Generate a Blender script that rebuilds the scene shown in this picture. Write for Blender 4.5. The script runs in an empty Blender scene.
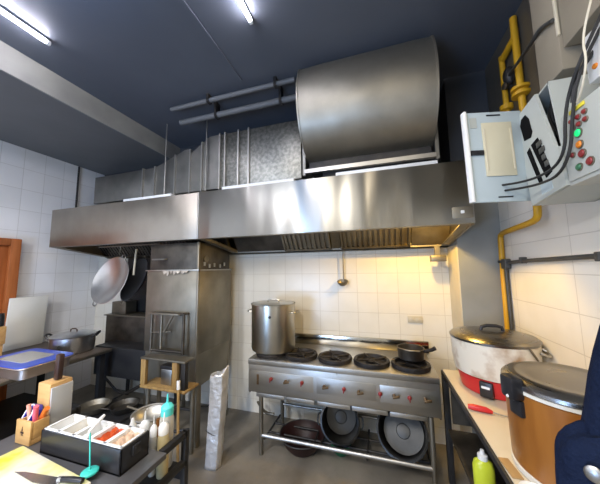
import bpy, bmesh, math, random
from mathutils import Vector, Matrix
random.seed(7)
PI = math.pi
sc = bpy.context.scene
COL = sc.collection

# ------------------------------------------------------------------ materials
def newmat(name):
    m = bpy.data.materials.new(name); m.use_nodes = True
    nt = m.node_tree; b = nt.nodes['Principled BSDF']
    return m, nt, b

def nd(nt, t, **kw):
    n = nt.nodes.new(t)
    for k, v in kw.items():
        if k in n.inputs: n.inputs[k].default_value = v
        else: setattr(n, k, v)
    return n

def c4(c): return (c[0], c[1], c[2], 1)

def mat(name, col, rough=.5, metal=0., col2=None, scale=6., bump=0., bscale=None, rvar=.0,
        stretch=(1, 1, 1), detail=4., lo=.35, hi=.7, spec=None, trans=0., ior=1.45, coat=0.):
    m, nt, b = newmat(name)
    b.inputs['Roughness'].default_value = rough
    b.inputs['Metallic'].default_value = metal
    if spec is not None: b.inputs['Specular IOR Level'].default_value = spec
    b.inputs['Transmission Weight'].default_value = trans
    b.inputs['IOR'].default_value = ior
    b.inputs['Coat Weight'].default_value = coat
    tc = nd(nt, 'ShaderNodeTexCoord')
    mp = nd(nt, 'ShaderNodeMapping'); mp.inputs['Scale'].default_value = stretch
    nt.links.new(tc.outputs['Object'], mp.inputs['Vector'])
    nz = nd(nt, 'ShaderNodeTexNoise', Scale=scale, Detail=detail)
    nt.links.new(mp.outputs[0], nz.inputs['Vector'])
    rp = nd(nt, 'ShaderNodeValToRGB')
    rp.color_ramp.elements[0].position = lo; rp.color_ramp.elements[1].position = hi
    rp.color_ramp.elements[0].color = c4(col)
    rp.color_ramp.elements[1].color = c4(col2 if col2 else [x * .9 for x in col])
    nt.links.new(nz.outputs['Fac'], rp.inputs['Fac'])
    nt.links.new(rp.outputs['Color'], b.inputs['Base Color'])
    if rvar:
        mr = nd(nt, 'ShaderNodeMapRange')
        mr.inputs['To Min'].default_value = max(.02, rough - rvar); mr.inputs['To Max'].default_value = rough + rvar
        nt.links.new(nz.outputs['Fac'], mr.inputs['Value']); nt.links.new(mr.outputs[0], b.inputs['Roughness'])
    if bump:
        n2 = nd(nt, 'ShaderNodeTexNoise', Scale=bscale or scale, Detail=detail)
        nt.links.new(mp.outputs[0], n2.inputs['Vector'])
        bp = nd(nt, 'ShaderNodeBump', Strength=bump, Distance=.02)
        nt.links.new(n2.outputs['Fac'], bp.inputs['Height']); nt.links.new(bp.outputs[0], b.inputs['Normal'])
    return m

def emis(name, col, s):
    m, nt, b = newmat(name)
    b.inputs['Base Color'].default_value = c4(col)
    b.inputs['Emission Color'].default_value = c4(col); b.inputs['Emission Strength'].default_value = s
    return m

def tile_mat(name, ua, w, h, ou, oz, col, grout, ztop=None, upper=None, dirt=(.5, .47, .4)):
    """glazed tiles on a vertical wall; above ztop the wall is painted"""
    m, nt, b = newmat(name)
    g = nd(nt, 'ShaderNodeNewGeometry'); s = nd(nt, 'ShaderNodeSeparateXYZ')
    nt.links.new(g.outputs['Position'], s.inputs[0])
    cb = nd(nt, 'ShaderNodeCombineXYZ')
    au = nd(nt, 'ShaderNodeMath', operation='ADD'); au.inputs[1].default_value = ou
    az = nd(nt, 'ShaderNodeMath', operation='ADD'); az.inputs[1].default_value = oz
    nt.links.new(s.outputs[ua], au.inputs[0]); nt.links.new(s.outputs['Z'], az.inputs[0])
    nt.links.new(au.outputs[0], cb.inputs[0]); nt.links.new(az.outputs[0], cb.inputs[1])
    br = nd(nt, 'ShaderNodeTexBrick', offset=0., squash=1.)
    br.inputs['Scale'].default_value = 1.; br.inputs['Brick Width'].default_value = w
    br.inputs['Row Height'].default_value = h; br.inputs['Mortar Size'].default_value = .0028
    br.inputs['Mortar Smooth'].default_value = .3; br.inputs['Bias'].default_value = 0.
    br.inputs['Color1'].default_value = c4(col); br.inputs['Color2'].default_value = c4([x * .95 for x in col])
    br.inputs['Mortar'].default_value = c4(grout)
    nt.links.new(cb.outputs[0], br.inputs['Vector'])
    # grime: large blotches
    nz = nd(nt, 'ShaderNodeTexNoise', Scale=2.2, Detail=5.)
    nt.links.new(g.outputs['Position'], nz.inputs['Vector'])
    mr = nd(nt, 'ShaderNodeMapRange'); mr.inputs['From Min'].default_value = .5; mr.inputs['From Max'].default_value = .85
    mr.inputs['To Max'].default_value = .55
    nt.links.new(nz.outputs['Fac'], mr.inputs['Value'])
    mx = nd(nt, 'ShaderNodeMixRGB', blend_type='MULTIPLY'); mx.inputs['Color2'].default_value = c4([x + .25 for x in dirt])
    nt.links.new(mr.outputs[0], mx.inputs['Fac']); nt.links.new(br.outputs['Color'], mx.inputs['Color1'])
    out = mx.outputs[0]
    bp = nd(nt, 'ShaderNodeBump', Strength=.4, Distance=.003, invert=True)
    nt.links.new(br.outputs['Fac'], bp.inputs['Height']); nt.links.new(bp.outputs[0], b.inputs['Normal'])
    b.inputs['Roughness'].default_value = .28
    if ztop is not None:
        cmpn = nd(nt, 'ShaderNodeMath', operation='GREATER_THAN'); cmpn.inputs[1].default_value = ztop
        nt.links.new(s.outputs['Z'], cmpn.inputs[0])
        m2 = nd(nt, 'ShaderNodeMixRGB'); m2.inputs['Color2'].default_value = c4(upper)
        nt.links.new(cmpn.outputs[0], m2.inputs['Fac']); nt.links.new(out, m2.inputs['Color1'])
        out = m2.outputs[0]
    nt.links.new(out, b.inputs['Base Color'])
    return m

def steel(name, col=(.55, .54, .52), rough=.3, aniso=.0, tangent=None, streak=(1, 1, 40), bump=.05, wav=0., dirt=None, dlo=.5, dhi=.75, dscale=3., wst=(1, 1, 1)):
    m, nt, b = newmat(name)
    b.inputs['Metallic'].default_value = 1.
    b.inputs['Roughness'].default_value = rough
    tc = nd(nt, 'ShaderNodeTexCoord'); mp = nd(nt, 'ShaderNodeMapping'); mp.inputs['Scale'].default_value = streak
    nt.links.new(tc.outputs['Object'], mp.inputs['Vector'])
    nz = nd(nt, 'ShaderNodeTexNoise', Scale=8., Detail=5.); nt.links.new(mp.outputs[0], nz.inputs['Vector'])
    mr = nd(nt, 'ShaderNodeMapRange'); mr.inputs['To Min'].default_value = rough - .06; mr.inputs['To Max'].default_value = rough + .08
    nt.links.new(nz.outputs['Fac'], mr.inputs['Value']); nt.links.new(mr.outputs[0], b.inputs['Roughness'])
    bp = nd(nt, 'ShaderNodeBump', Strength=bump, Distance=.01); nt.links.new(nz.outputs['Fac'], bp.inputs['Height'])
    if wav:                                   # sheet-metal oil-canning
        mp3 = nd(nt, 'ShaderNodeMapping'); mp3.inputs['Scale'].default_value = wst; nt.links.new(tc.outputs['Object'], mp3.inputs['Vector'])
        n3 = nd(nt, 'ShaderNodeTexNoise', Scale=2.0, Detail=1.); nt.links.new(mp3.outputs[0], n3.inputs['Vector'])
        b2 = nd(nt, 'ShaderNodeBump', Strength=wav, Distance=.1); nt.links.new(n3.outputs['Fac'], b2.inputs['Height'])
        nt.links.new(bp.outputs[0], b2.inputs['Normal']); nt.links.new(b2.outputs[0], b.inputs['Normal'])
    else:
        nt.links.new(bp.outputs[0], b.inputs['Normal'])
    if aniso:
        b.inputs['Anisotropic'].default_value = aniso
        cv = nd(nt, 'ShaderNodeCombineXYZ')
        for i in range(3): cv.inputs[i].default_value = tangent[i]
        nt.links.new(cv.outputs[0], b.inputs['Tangent'])
    n4 = nd(nt, 'ShaderNodeTexNoise', Scale=dscale, Detail=6.); nt.links.new(tc.outputs['Object'], n4.inputs['Vector'])
    rp = nd(nt, 'ShaderNodeValToRGB'); rp.color_ramp.elements[0].position = dlo; rp.color_ramp.elements[1].position = dhi
    rp.color_ramp.elements[0].color = c4(col); rp.color_ramp.elements[1].color = c4(dirt or [x * .85 for x in col])
    nt.links.new(n4.outputs['Fac'], rp.inputs['Fac']); nt.links.new(rp.outputs[0], b.inputs['Base Color'])
    return m

M = {}
M['ceiling'] = mat('ceiling_paint', (.098, .110, .135), .5, 0, (.082, .094, .118), 1.5, .05, 3.)
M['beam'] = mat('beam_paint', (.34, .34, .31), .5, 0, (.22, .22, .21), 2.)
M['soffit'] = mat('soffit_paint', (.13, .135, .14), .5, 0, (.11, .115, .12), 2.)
M['tile_back'] = tile_mat('tile_back', 'X', .2, .2, .02, .06, (.72, .69, .60), (.56, .52, .43), 2.4, (.045, .05, .06))
M['tile_left'] = tile_mat('tile_left', 'Y', .2, .25, 0., .165, (.80, .80, .80), (.60, .59, .57))
M['tile_right'] = tile_mat('tile_right', 'Y', .6, .2, -1.66 + 1.8, .05, (.80, .76, .67), (.60, .56, .48), 2.42, (.085, .075, .058))
M['column'] = mat('column_paint', (.27, .28, .27), .6, 0, (.21, .22, .21), 2.5)
M['column_dark'] = mat('column_upper_dark', (.05, .055, .065), .6, 0, (.035, .04, .05), 2.)  # darker tone for the upper part of the pier
M['beige_wall'] = mat('beige_wall', (.30, .26, .19), .6, 0, (.24, .205, .15), 2.)
M['floor'] = mat('floor_concrete', (.27, .24, .19), .42, 0, (.12, .108, .088), 2.6, .15, 14, rvar=.14, lo=.3, hi=.75)
M['white_wall'] = mat('plain_wall', (.50, .50, .48), .6)
M['wood_door'] = mat('wood_orange', (.42, .13, .035), .45, 0, (.30, .085, .02), 5, 0, None, 0, (6, 6, .6))
M['hood'] = steel('hood_steel', (.41, .40, .365), .33, .93, (0, 0, 1), (2.5, 1, .1), .0, .30, (.38, .36, .32), .5, .8, 1.6, wst=(1.5, 1, .25))
M['hood_dull'] = steel('hood_dull', (.42, .38, .325), .40, .5, (0, 0, 1), (2, 1, .2), .0, .2, (.30, .265, .215), .4, .8, 2.5)
M['hood_in'] = steel('hood_inside', (.30, .26, .18), .5, dirt=(.12, .095, .06), dlo=.4, dhi=.7)
M['galv'] = steel('galvanised', (.36, .355, .32), .42, 0, None, (1, 1, 1), .12, .0, (.22, .22, .20), .38, .62, 30)
M['galv_plain'] = steel('galvanised_plain', (.27, .265, .245), .45, 0, None, (1, 1, 1), .08, .12, (.19, .19, .178), .4, .7, 5)
M['foil_duct'] = steel('duct_cladding', (.34, .32, .27), .50, 0, None, (1, 1, 1), .05, .10, (.28, .265, .225), .4, .7, 4)
M['dark_metal'] = mat('dark_metal', (.035, .035, .036), .5, .6, (.06, .055, .05), 9)
M['black_steel'] = mat('black_frame', (.018, .018, .02), .45, .2, (.03, .03, .03), 8)
M['steel'] = steel('stainless', (.45, .44, .41), .40, .2, (0, 0, 1), (1, 1, 6), .0, .03, (.36, .35, .325), .5, .8, 5)
M['steel_dull'] = steel('stainless_dull', (.31, .285, .23), .5, 0, None, (18, 18, 1), .04, .06, (.20, .18, .14), .38, .72, 3.5)
M['steel_dark'] = steel('stainless_sooty', (.17, .155, .13), .55, 0, None, (10, 10, 1), .06, 0, (.05, .045, .04), .35, .7, 4)
M['steel_pot'] = steel('pot_steel', (.46, .44, .385), .30, .3, (0, 0, 1), (3, 3, .3), .0, 0)
M['alu'] = steel('spun_aluminium', (.40, .40, .39), .34, 0, None, (30, 30, 30), .03, 0, (.31, .31, .30), .45, .75, 5)
M['alu_light'] = steel('lit_aluminium', (.66, .66, .65), .29, 0, None, (30, 30, 30), .03, 0, (.52, .52, .51), .45, .75, 5)  # lighter copy: tube light on wok and braising pot put into the colour
M['alu_dark'] = steel('shaded_pot_aluminium', (.06, .06, .058), .36, 0, None, (30, 30, 30), .03, 0, (.04, .04, .039), .4, .7, 6)  # darker copy: dimness under the range put into the pot colour
M['steel_bright'] = steel('backsplash_steel', (.52, .50, .44), .14, 0, None, (3, 3, 3), .0, 0, (.40, .38, .33), .5, .8, 4)
M['iron'] = mat('cast_iron', (.015, .014, .014), .55, .5, (.04, .034, .03), 14, .4, 30)
M['blackwok'] = mat('black_wok', (.012, .013, .018), .45, .4, (.03, .03, .035), 6)
M['white'] = mat('white_plastic', (.82, .82, .80), .35, 0, (.76, .76, .74), 4)
M['cream'] = mat('cream_top', (.60, .54, .41), .4, 0, (.48, .40, .26), 3.5, lo=.5, hi=.9)
M['cream_tone'] = mat('cream_tone', (.62, .56, .42), .55, 0, (.5, .45, .34), 3)
M['black_plastic'] = mat('black_plastic', (.016, .016, .018), .32, 0, (.024, .024, .026), 6)
M['table_grey'] = mat('table_grey', (.13, .13, .135), .38, .3, (.09, .09, .095), 5, rvar=.08)
M['brown_top'] = mat('counter_brown', (.16, .125, .095), .45, 0, (.09, .07, .055), 6)
M['board_white'] = mat('board_white', (.74, .73, .66), .5, 0, (.66, .65, .57), 3)
M['board_yellow'] = mat('board_stained', (.76, .74, .60), .45, 0, (.78, .70, .06), 4.5, lo=.48, hi=.66)
M['wood'] = mat('pale_wood', (.62, .38, .15), .42, 0, (.52, .29, .10), 5, 0, None, 0, (1, 8, 8))
M['wood_old'] = mat('old_wood', (.38, .24, .08), .55, 0, (.24, .14, .05), 6, 0, None, 0, (8, 8, 1))
M['knife_handle'] = mat('dark_brown_handle', (.045, .022, .016), .35)
M['blade'] = steel('blade', (.60, .60, .60), .25)
M['acrylic'] = mat('grey_acrylic', (.42, .42, .41), .15, .0, (.5, .5, .49), 3, coat=.5)
M['blue_lid'] = mat('blue_plastic', (.035, .085, .55), .3, 0, (.05, .11, .6), 5)
M['blue_dark'] = mat('indigo_plastic', (.03, .03, .30), .3)
M['pink'] = mat('pink_plastic', (.85, .16, .22), .35); M['salmon'] = mat('salmon_plastic', (.80, .38, .28), .4)
M['orange'] = mat('orange_plastic', (.85, .20, .03), .35)
M['tray_metal'] = steel('tray_metal', (.60, .52, .47), .4)
M['teal'] = mat('teal_plastic', (.05, .52, .44), .35, 0, (.06, .56, .48), 5)
M['cap_teal'] = mat('cap_turquoise', (.10, .66, .62), .35)
M['chili'] = mat('chili_sauce', (.62, .09, .015), .35, 0, (.42, .05, .01), 30, .5, 40)
M['minced'] = mat('minced_garlic', (.70, .50, .36), .5, 0, (.55, .36, .22), 30, .5, 40)
M['bottle_white'] = mat('clear_squeeze', (.52, .50, .44), .35, 0, (.46, .44, .38), 4)
M['bottle_oil'] = mat('oil_squeeze', (.46, .36, .14), .3, 0, (.56, .50, .34), 3)
M['mesh_sieve'] = mat('sieve_rim', (.5, .49, .46), .4, .8, (.38, .37, .34), 30)
M['foilwrap'] = mat('foil_wrap', (.78, .78, .78), .40, .6, (.66, .66, .66), 8, .8, 16)
M['red'] = mat('red_enamel', (.55, .025, .025), .35, 0, (.48, .02, .02), 5)
M['redknob'] = mat('red_knob', (.26, .025, .025), .4)
M['brass'] = mat('tarnished_brass', (.20, .13, .07), .4, .8, (.12, .08, .04), 10)
M['rc_white'] = mat('cooker_enamel', (.70, .65, .54), .38, 0, (.30, .15, .045), 6.5, lo=.50, hi=.70)
M['rc_brown'] = mat('brown_woodgrain', (.30, .115, .02), .35, 0, (.24, .085, .014), 4, 0, None, 0, (6, 6, .6))
M['lid_grey'] = steel('lid_grey', (.22, .215, .21), .28)
M['lid_rim'] = mat('lid_rim', (.70, .68, .60), .4)
M['panel_blue'] = mat('panel_grey_blue', (.44, .51, .53), .45, 0, (.40, .47, .49), 3)
M['panel_grey'] = mat('panel_grey', (.46, .48, .44), .45, 0, (.41, .43, .39), 3)
M['paper'] = mat('cream_sheet', (.62, .57, .41), .55, 0, (.56, .51, .36), 4)
M['gas'] = mat('yellow_pipe', (.62, .34, .015), .45, 0, (.52, .27, .01), 5)
M['conduit'] = mat('grey_conduit', (.10, .10, .095), .45, .5, (.07, .07, .065), 8)
M['cable'] = mat('black_cable', (.02, .02, .02), .5); M['cable_w'] = mat('cream_cable', (.62, .57, .45), .5)
M['navy'] = mat('navy_cloth', (.006, .011, .030), .9, 0, (.009, .015, .038), 9, .5, 60, spec=.12)
M['void'] = mat('matt_black', (.006, .006, .006), .9, spec=.1)
M['amber'] = mat('amber_sauce', (.22, .09, .025), .25)
M['lime'] = mat('lime_liquid', (.55, .62, .03), .25, 0, (.6, .66, .06), 4)
M['darkred'] = mat('dark_red_plastic', (.025, .008, .007), .5)
M['green'] = mat('dark_green_plastic', (.02, .14, .06), .4)
M['outlet'] = mat('outlet_plastic', (.50, .45, .33), .4)
M['btn_red'] = mat('dark_red_button', (.22, .02, .02), .35); M['btn_green'] = mat('dark_green_button', (.03, .13, .06), .35)
M['btn_orange'] = mat('orange_button', (.70, .22, .02), .35)
M['lit_green'] = emis('lit_green_lamp', (.01, .60, .16), .55)
M['tube'] = emis('tube_light', (.93, .90, 1.), 60.)
M['bulb'] = emis('warm_bulb', (1., .70, .28), 25.)
M['scrap'] = mat('pale_scrap', (.62, .55, .45), .7, 0, (.3, .25, .2), 20)
M['card'] = mat('cardboard', (.40, .25, .10), .7)
M['yellow_tag'] = mat('yellow_strip', (.70, .60, .05), .5)

# ------------------------------------------------------------------ mesh tools
class MB:
    def __init__(s): s.bm = bmesh.new()
    def box(s, a, b, bev=0., rot=None, piv=None, seg=2):
        t = bmesh.new(); bmesh.ops.create_cube(t, size=1)
        a = Vector(a); b = Vector(b)
        for v in t.verts: v.co = Vector((v.co.x * (b.x - a.x), v.co.y * (b.y - a.y), v.co.z * (b.z - a.z))) + (a + b) / 2
        if bev: bmesh.ops.bevel(t, geom=list(t.edges), offset=bev, segments=seg, affect='EDGES', profile=.5)
        if rot is not None: bmesh.ops.rotate(t, verts=t.verts, cent=piv if piv is not None else (a + b) / 2, matrix=rot)
        return s.take(t)
    def take(s, t):
        me = bpy.data.meshes.new('t'); t.to_mesh(me); t.free(); s.bm.from_mesh(me); bpy.data.meshes.remove(me); return s
    def lathe(s, prof, c=(0, 0, 0), n=(0, 0, 1), seg=32, cap0=True, cap1=True, sx=1., sy=1., up=None):
        q = Vector(n).normalized().to_track_quat('Z', 'Y').to_matrix()
        c = Vector(c); rings = []
        for r, z in prof:
            rings.append([s.bm.verts.new(c + q @ Vector((r * sx * math.cos(2 * PI * i / seg), r * sy * math.sin(2 * PI * i / seg), z))) for i in range(seg)])
        for a, b in zip(rings, rings[1:]):
            for i in range(seg): s.bm.faces.new((a[i], a[(i + 1) % seg], b[(i + 1) % seg], b[i]))
        if cap0: s.bm.faces.new(rings[0][::-1])
        if cap1: s.bm.faces.new(rings[-1])
        return s
    def rod(s, p, q, r, r2=None, seg=12):
        p = Vector(p); q = Vector(q); d = q - p
        return s.lathe([(r, 0), (r2 if r2 is not None else r, d.length)], p, d, seg)
    def tube(s, pts, r, seg=8, closed=False, smooth=0):
        pts = [Vector(p) for p in pts]
        for _ in range(smooth):
            o = [] if closed else [pts[0]]
            n = len(pts)
            for i in range(n if closed else n - 1):
                a, b = pts[i], pts[(i + 1) % n]; o += [a * .75 + b * .25, a * .25 + b * .75]
            if not closed: o.append(pts[-1])
            pts = o
        n = len(pts); rings = []; prev = None
        for i, p in enumerate(pts):
            if closed: d = pts[(i + 1) % n] - pts[i - 1]
            else: d = pts[min(i + 1, n - 1)] - pts[max(i - 1, 0)]
            d.normalize()
            if prev is None:
                u = d.cross(Vector((0, 0, 1)));
                if u.length < .1: u = d.cross(Vector((1, 0, 0)))
            else: u = prev - d * prev.dot(d)
            u.normalize(); prev = u; w = d.cross(u)
            rr = r
            if isinstance(r, (list, tuple)):
                g = i / max(1, n - 1) * (len(r) - 1); j = min(int(g), len(r) - 2); rr = r[j] + (r[j + 1] - r[j]) * (g - j)
            rings.append([s.bm.verts.new(p + (u * math.cos(2 * PI * k / seg) + w * math.sin(2 * PI * k / seg)) * rr) for k in range(seg)])
        m = n if closed else n - 1
        for i in range(m):
            a = rings[i]; b = rings[(i + 1) % n]
            for k in range(seg): s.bm.faces.new((a[k], a[(k + 1) % seg], b[(k + 1) % seg], b[k]))
        if not closed: s.bm.faces.new(rings[0][::-1]); s.bm.faces.new(rings[-1])
        return s
    def prism(s, poly, d):
        """poly: 3D points of a planar outline, extruded by vector d"""
        d = Vector(d); a = [s.bm.verts.new(Vector(p)) for p in poly]; b = [s.bm.verts.new(Vector(p) + d) for p in poly]
        s.bm.faces.new(a[::-1]); s.bm.faces.new(b); n = len(a)
        for i in range(n): s.bm.faces.new((a[i], a[(i + 1) % n], b[(i + 1) % n], b[i]))
        return s
    def grid(s, f, nu, nv, closeu=False):
        vs = [[s.bm.verts.new(Vector(f(i / (nu if closeu else nu - 1), j / (nv - 1)))) for j in range(nv)] for i in range(nu)]
        for i in range(nu if closeu else nu - 1):
            for j in range(nv - 1):
                a = vs[i]; b = vs[(i + 1) % nu]
                s.bm.faces.new((a[j], b[j], b[j + 1], a[j + 1]))
        return s
    def ball(s, c, r, sc3=(1, 1, 1), seg=16):
        t = bmesh.new(); bmesh.ops.create_uvsphere(t, u_segments=seg, v_segments=seg // 2 + 2, radius=r)
        for v in t.verts: v.co = Vector((v.co.x * sc3[0], v.co.y * sc3[1], v.co.z * sc3[2])) + Vector(c)
        return s.take(t)
    def rotate(s, m, piv):
        bmesh.ops.rotate(s.bm, verts=s.bm.verts, cent=Vector(piv), matrix=m); return s

ORG = {}
def root_of(o):
    while o.parent: o = o.parent
    return o
def build(name, mb, m, parent=None, solid=0., subd=0, label=None, ang=38, origin=None):
    bm = mb.bm
    bmesh.ops.recalc_face_normals(bm, faces=bm.faces)
    if parent is not None: org = ORG[root_of(parent).name]
    elif origin is not None: org = Vector(origin)
    else:
        lo = Vector([min(v.co[i] for v in bm.verts) for i in range(3)]); hi = Vector([max(v.co[i] for v in bm.verts) for i in range(3)])
        org = Vector(((lo.x + hi.x) / 2, (lo.y + hi.y) / 2, lo.z))
    for v in bm.verts: v.co -= org
    me = bpy.data.meshes.new(name); bm.to_mesh(me); bm.free()
    for p in me.polygons: p.use_smooth = True
    me.set_sharp_from_angle(angle=math.radians(ang))
    me.materials.append(M[m] if isinstance(m, str) else m)
    o = bpy.data.objects.new(name, me); COL.objects.link(o)
    if parent is not None: o.parent = parent
    else: o.location = org; ORG[o.name] = org
    if solid:
        md = o.modifiers.new('solid', 'SOLIDIFY'); md.thickness = solid; md.offset = 0
    if subd:
        md = o.modifiers.new('sub', 'SUBSURF'); md.levels = subd; md.render_levels = subd
    if label: o['label'] = label
    return o
def thing(name, loc, label, cat, group=None):
    o = bpy.data.objects.new(name, None); COL.objects.link(o); o.location = loc; o.empty_display_size = .05
    ORG[o.name] = Vector(loc); o['label'] = label; o['category'] = cat
    if group: o['group'] = group
    return o
def tag(o, label, cat, group=None):
    o['label'] = label; o['category'] = cat
    if group: o['group'] = group
    return o
def struct(name, mb, m, parent=None):
    o = build(name, mb, m, parent)
    if parent is None: o['kind'] = 'structure'
    return o
RX = lambda a: Matrix.Rotation(math.radians(a), 3, 'X')
RY = lambda a: Matrix.Rotation(math.radians(a), 3, 'Y')
RZ = lambda a: Matrix.Rotation(math.radians(a), 3, 'Z')

# ------------------------------------------------------------------ the room
XL, XR, YB, YF, ZC = -4.0, .96, 2.72, -2.4, 3.29
struct('floor', MB().box((XL - .1, YF - .1, -.1), (XR + .1, YB + .1, 0)), 'floor')
struct('ceiling', MB().box((XL - .1, YF - .1, ZC), (XR + .1, YB + .1, ZC + .1)), 'ceiling')
struct('wall_back', MB().box((XL - .1, YB, 0), (XR + .1, YB + .1, ZC)), 'tile_back')
struct('wall_left', MB().box((XL - .1, YF, 0), (XL, YB, ZC)), 'tile_left')
struct('wall_right', MB().box((XR, YF, 0), (XR + .1, YB, ZC)), 'tile_right')
struct('wall_front', MB().box((XL, YF - .1, 0), (XR, YF, ZC)), 'white_wall')
# dropped beam along the left wall: pale side face and dark underside
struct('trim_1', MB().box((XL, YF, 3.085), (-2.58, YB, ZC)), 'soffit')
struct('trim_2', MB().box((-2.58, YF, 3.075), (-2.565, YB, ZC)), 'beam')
# painted ceiling seam batten
struct('trim_3', MB().box((-1.115, -1.2, ZC - .012), (-1.09, 1.85, ZC)), 'ceiling')
# pier in the back right corner
struct('wall_pier', MB().box((.645, 2.41, 0), (XR, YB, 2.35)), 'column')
struct('wall_pier_side', MB().box((.637, 2.412, 0), (.645, YB, 1.78)), 'cream_tone')  # yellow light on the pier's side face is put into its cream colour
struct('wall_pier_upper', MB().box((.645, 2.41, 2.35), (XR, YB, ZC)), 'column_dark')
# timber door at far left
d = struct('door_1', MB().box((XL, .55, 0), (XL + .05, 1.72, 1.90), .004), 'wood_door')
build('door_frame', MB().box((XL, 1.72, 0), (XL + .09, 1.81, 1.98), .006).box((XL, .5, 1.90), (XL + .09, 1.72, 1.98), .006), 'wood_door', d)

# thin dark conduit on the upper left wall
tag(build('wall_conduit', MB().rod((XL + .015, 2.36, 2.34), (XL + .015, 2.36, 3.075), .011), 'dark_metal'),
    'thin dark vertical conduit on the upper left tiled wall', 'pipe')

# ceiling pipes above the ducts
for (yy, zz, rr, lab) in ((1.93, 3.235, .022, 'thin pipe under the dark ceiling above the ducts, the nearer of the two'),
                          (2.06, 3.165, .028, 'thicker pipe under the dark ceiling above the ducts, the one nearer the back wall')):
    mb = MB().rod((-1.95, yy, zz), (-.62, yy, zz), rr)
    tg = thing('ceiling_pipe', (-1.6, yy, zz), lab, 'pipe', 'pipes under the ceiling')
    build('pipe', mb, 'soffit', tg)
    for xx in (-1.5, -.8):
        build('hanger', MB().box((xx - .012, yy - rr - .006, zz - rr - .006), (xx + .012, yy + rr + .006, ZC)), 'dark_metal', tg)

# ------------------------------------------------------------------ fluorescent tubes
def tube_lamp(x, y0, y1, label):
    t = thing('fluorescent_lamp', (x, (y0 + y1) / 2, ZC), label, 'lamp', 'fluorescent ceiling lamps')
    build('batten', MB().box((x - .011, y0 - .02, ZC - .020), (x + .011, y1 + .02, ZC - .001), .003), 'ceiling', t)
    build('tube', MB().rod((x, y0, ZC - .034), (x, y1, ZC - .034), .0115, seg=16), 'tube', t)
    for yy in (y0, y1):
        s_ = -1 if yy == y0 else 1
        build('end_cap', MB().box((x - .012, yy - .003, ZC - .047), (x + .012, yy + s_ * .02, ZC - .018), .003), 'white', t)
tube_lamp(-2.22, -.12, 1.05, 'bare fluorescent tube on the ceiling beside the left beam')
tube_lamp(-.745, .2, 1.36, 'bare fluorescent tube near the middle of the ceiling, at the top edge')

# ------------------------------------------------------------------ exhaust hood
HX0, HXM, HX1 = -3.68, -1.60, .636
HYF, HZB, HZT = 1.94, 1.888, 2.332
HYB = 2.70; HZBB = 1.775
hood = thing('exhaust_hood', (-1.5, 2.3, HZB), 'long stainless steel exhaust hood along the back wall above the stove', 'hood')
def hood_front(x0, x1, m, nm='front_panel', lab=None):
    build(nm, MB().box((x0, HYF, HZB), (x1, HYF + .012, HZT), .002), m, hood, label=lab)
hood_front(HX0, HXM, 'hood_dull', lab='duller left front panel')
hood_front(HXM + .003, HX1, 'hood', lab='bright brushed right front panel')
build('seam_strip', MB().box((HXM - .006, HYF - .004, HZB), (HXM + .008, HYF + .002, HZT), .001), 'steel', hood)
for (x0, x1) in ((HX0, HX0 + .012), (HX1 - .012, HX1)):
    build('end_panel', MB().prism([(x0, HYF + .012, HZB), (x0, HYB, HZBB), (x0, HYB, HZT), (x0, HYF + .012, HZT)], (x1 - x0, 0, 0)), 'hood_dull', hood)
build('top_panel', MB().box((HX0 + .012, HYF + .012, HZT - .012), (HX1 - .012, HYB, HZT)), 'hood_in', hood)
build('back_panel', MB().box((HX0 + .012, HYB - .01, HZBB), (HX1 - .012, HYB, HZT - .012)), 'hood_in', hood)
# gutters
build('front_gutter', MB().box((HX0 + .012, HYF + .012, HZB), (HX1 - .012, HYF + .075, HZB + .012)).box((HX0 + .012, HYF + .065, HZB), (HX1 - .012, HYF + .075, HZB + .035)), 'steel_dull', hood)
build('rear_gutter', MB().box((HX0 + .012, 2.60, HZBB), (HX1 - .012, HYB - .01, HZBB + .012)).box((HX0 + .012, 2.60, HZBB), (HX1 - .012, 2.61, HZBB + .05)), 'steel_dull', hood)
for x0 in (HX0 + .012, HX1 - .072):
    build('side_gutter', MB().prism([(x0, HYF + .07, HZB), (x0 + .06, HYF + .07, HZB), (x0 + .06, 2.62, HZBB + .012), (x0, 2.62, HZBB + .012)], (0, 0, .01)), 'steel_dull', hood)
for xx in (HXM,):
    build('divider', MB().prism([(xx - .03, HYF + .07, HZB), (xx + .03, HYF + .07, HZB), (xx + .03, 2.62, HZBB + .012), (xx - .03, 2.62, HZBB + .012)], (0, 0, .03)), 'steel_dull', hood)
# sloping filter bank: from the rear gutter up to the top, near the front
P0 = Vector((0, 2.60, HZBB + .03)); P1 = Vector((0, 2.22, 2.30)); FD = (P1 - P0); FL = FD.length; FD.normalize(); FN = Vector((0, -FD.z, FD.y))
def filt(x0, x1, slats, m, nm):
    mb = MB()
    def bar(xa, xb, s0, s1, th, off=0.):
        q = [P0 + FD * s0 + FN * off, P0 + FD * s1 + FN * off]
        mb.prism([(xa, q[0].y, q[0].z), (xb, q[0].y, q[0].z), (xb, q[1].y, q[1].z), (xa, q[1].y, q[1].z)], FN * th)
    bar(x0, x1, 0, FL, .004)
    if slats:
        bar(x0, x0 + .02, 0, FL, .03); bar(x1 - .02, x1, 0, FL, .03); bar(x0, x1, 0, .02, .03); bar(x0, x1, FL - .02, FL, .03)
        n = int((x1 - x0 - .05) / .047)
        for k in range(n):
            xa = x0 + .03 + k * (x1 - x0 - .06) / n
            bar(xa, xa + .027, .02, FL - .02, .012, .012)
    build(nm, mb, m, hood)
filt(-1.56, -.98, False, 'steel_dark', 'blank_panel')
filt(-.97, -.46, True, 'steel_dull', 'baffle_filter')
filt(-.45, -.36, False, 'hood_in', 'blank_panel')
filt(-.35, .30, True, 'hood_in', 'baffle_filter')
filt(.31, .62, False, 'hood_in', 'blank_panel')
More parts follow.
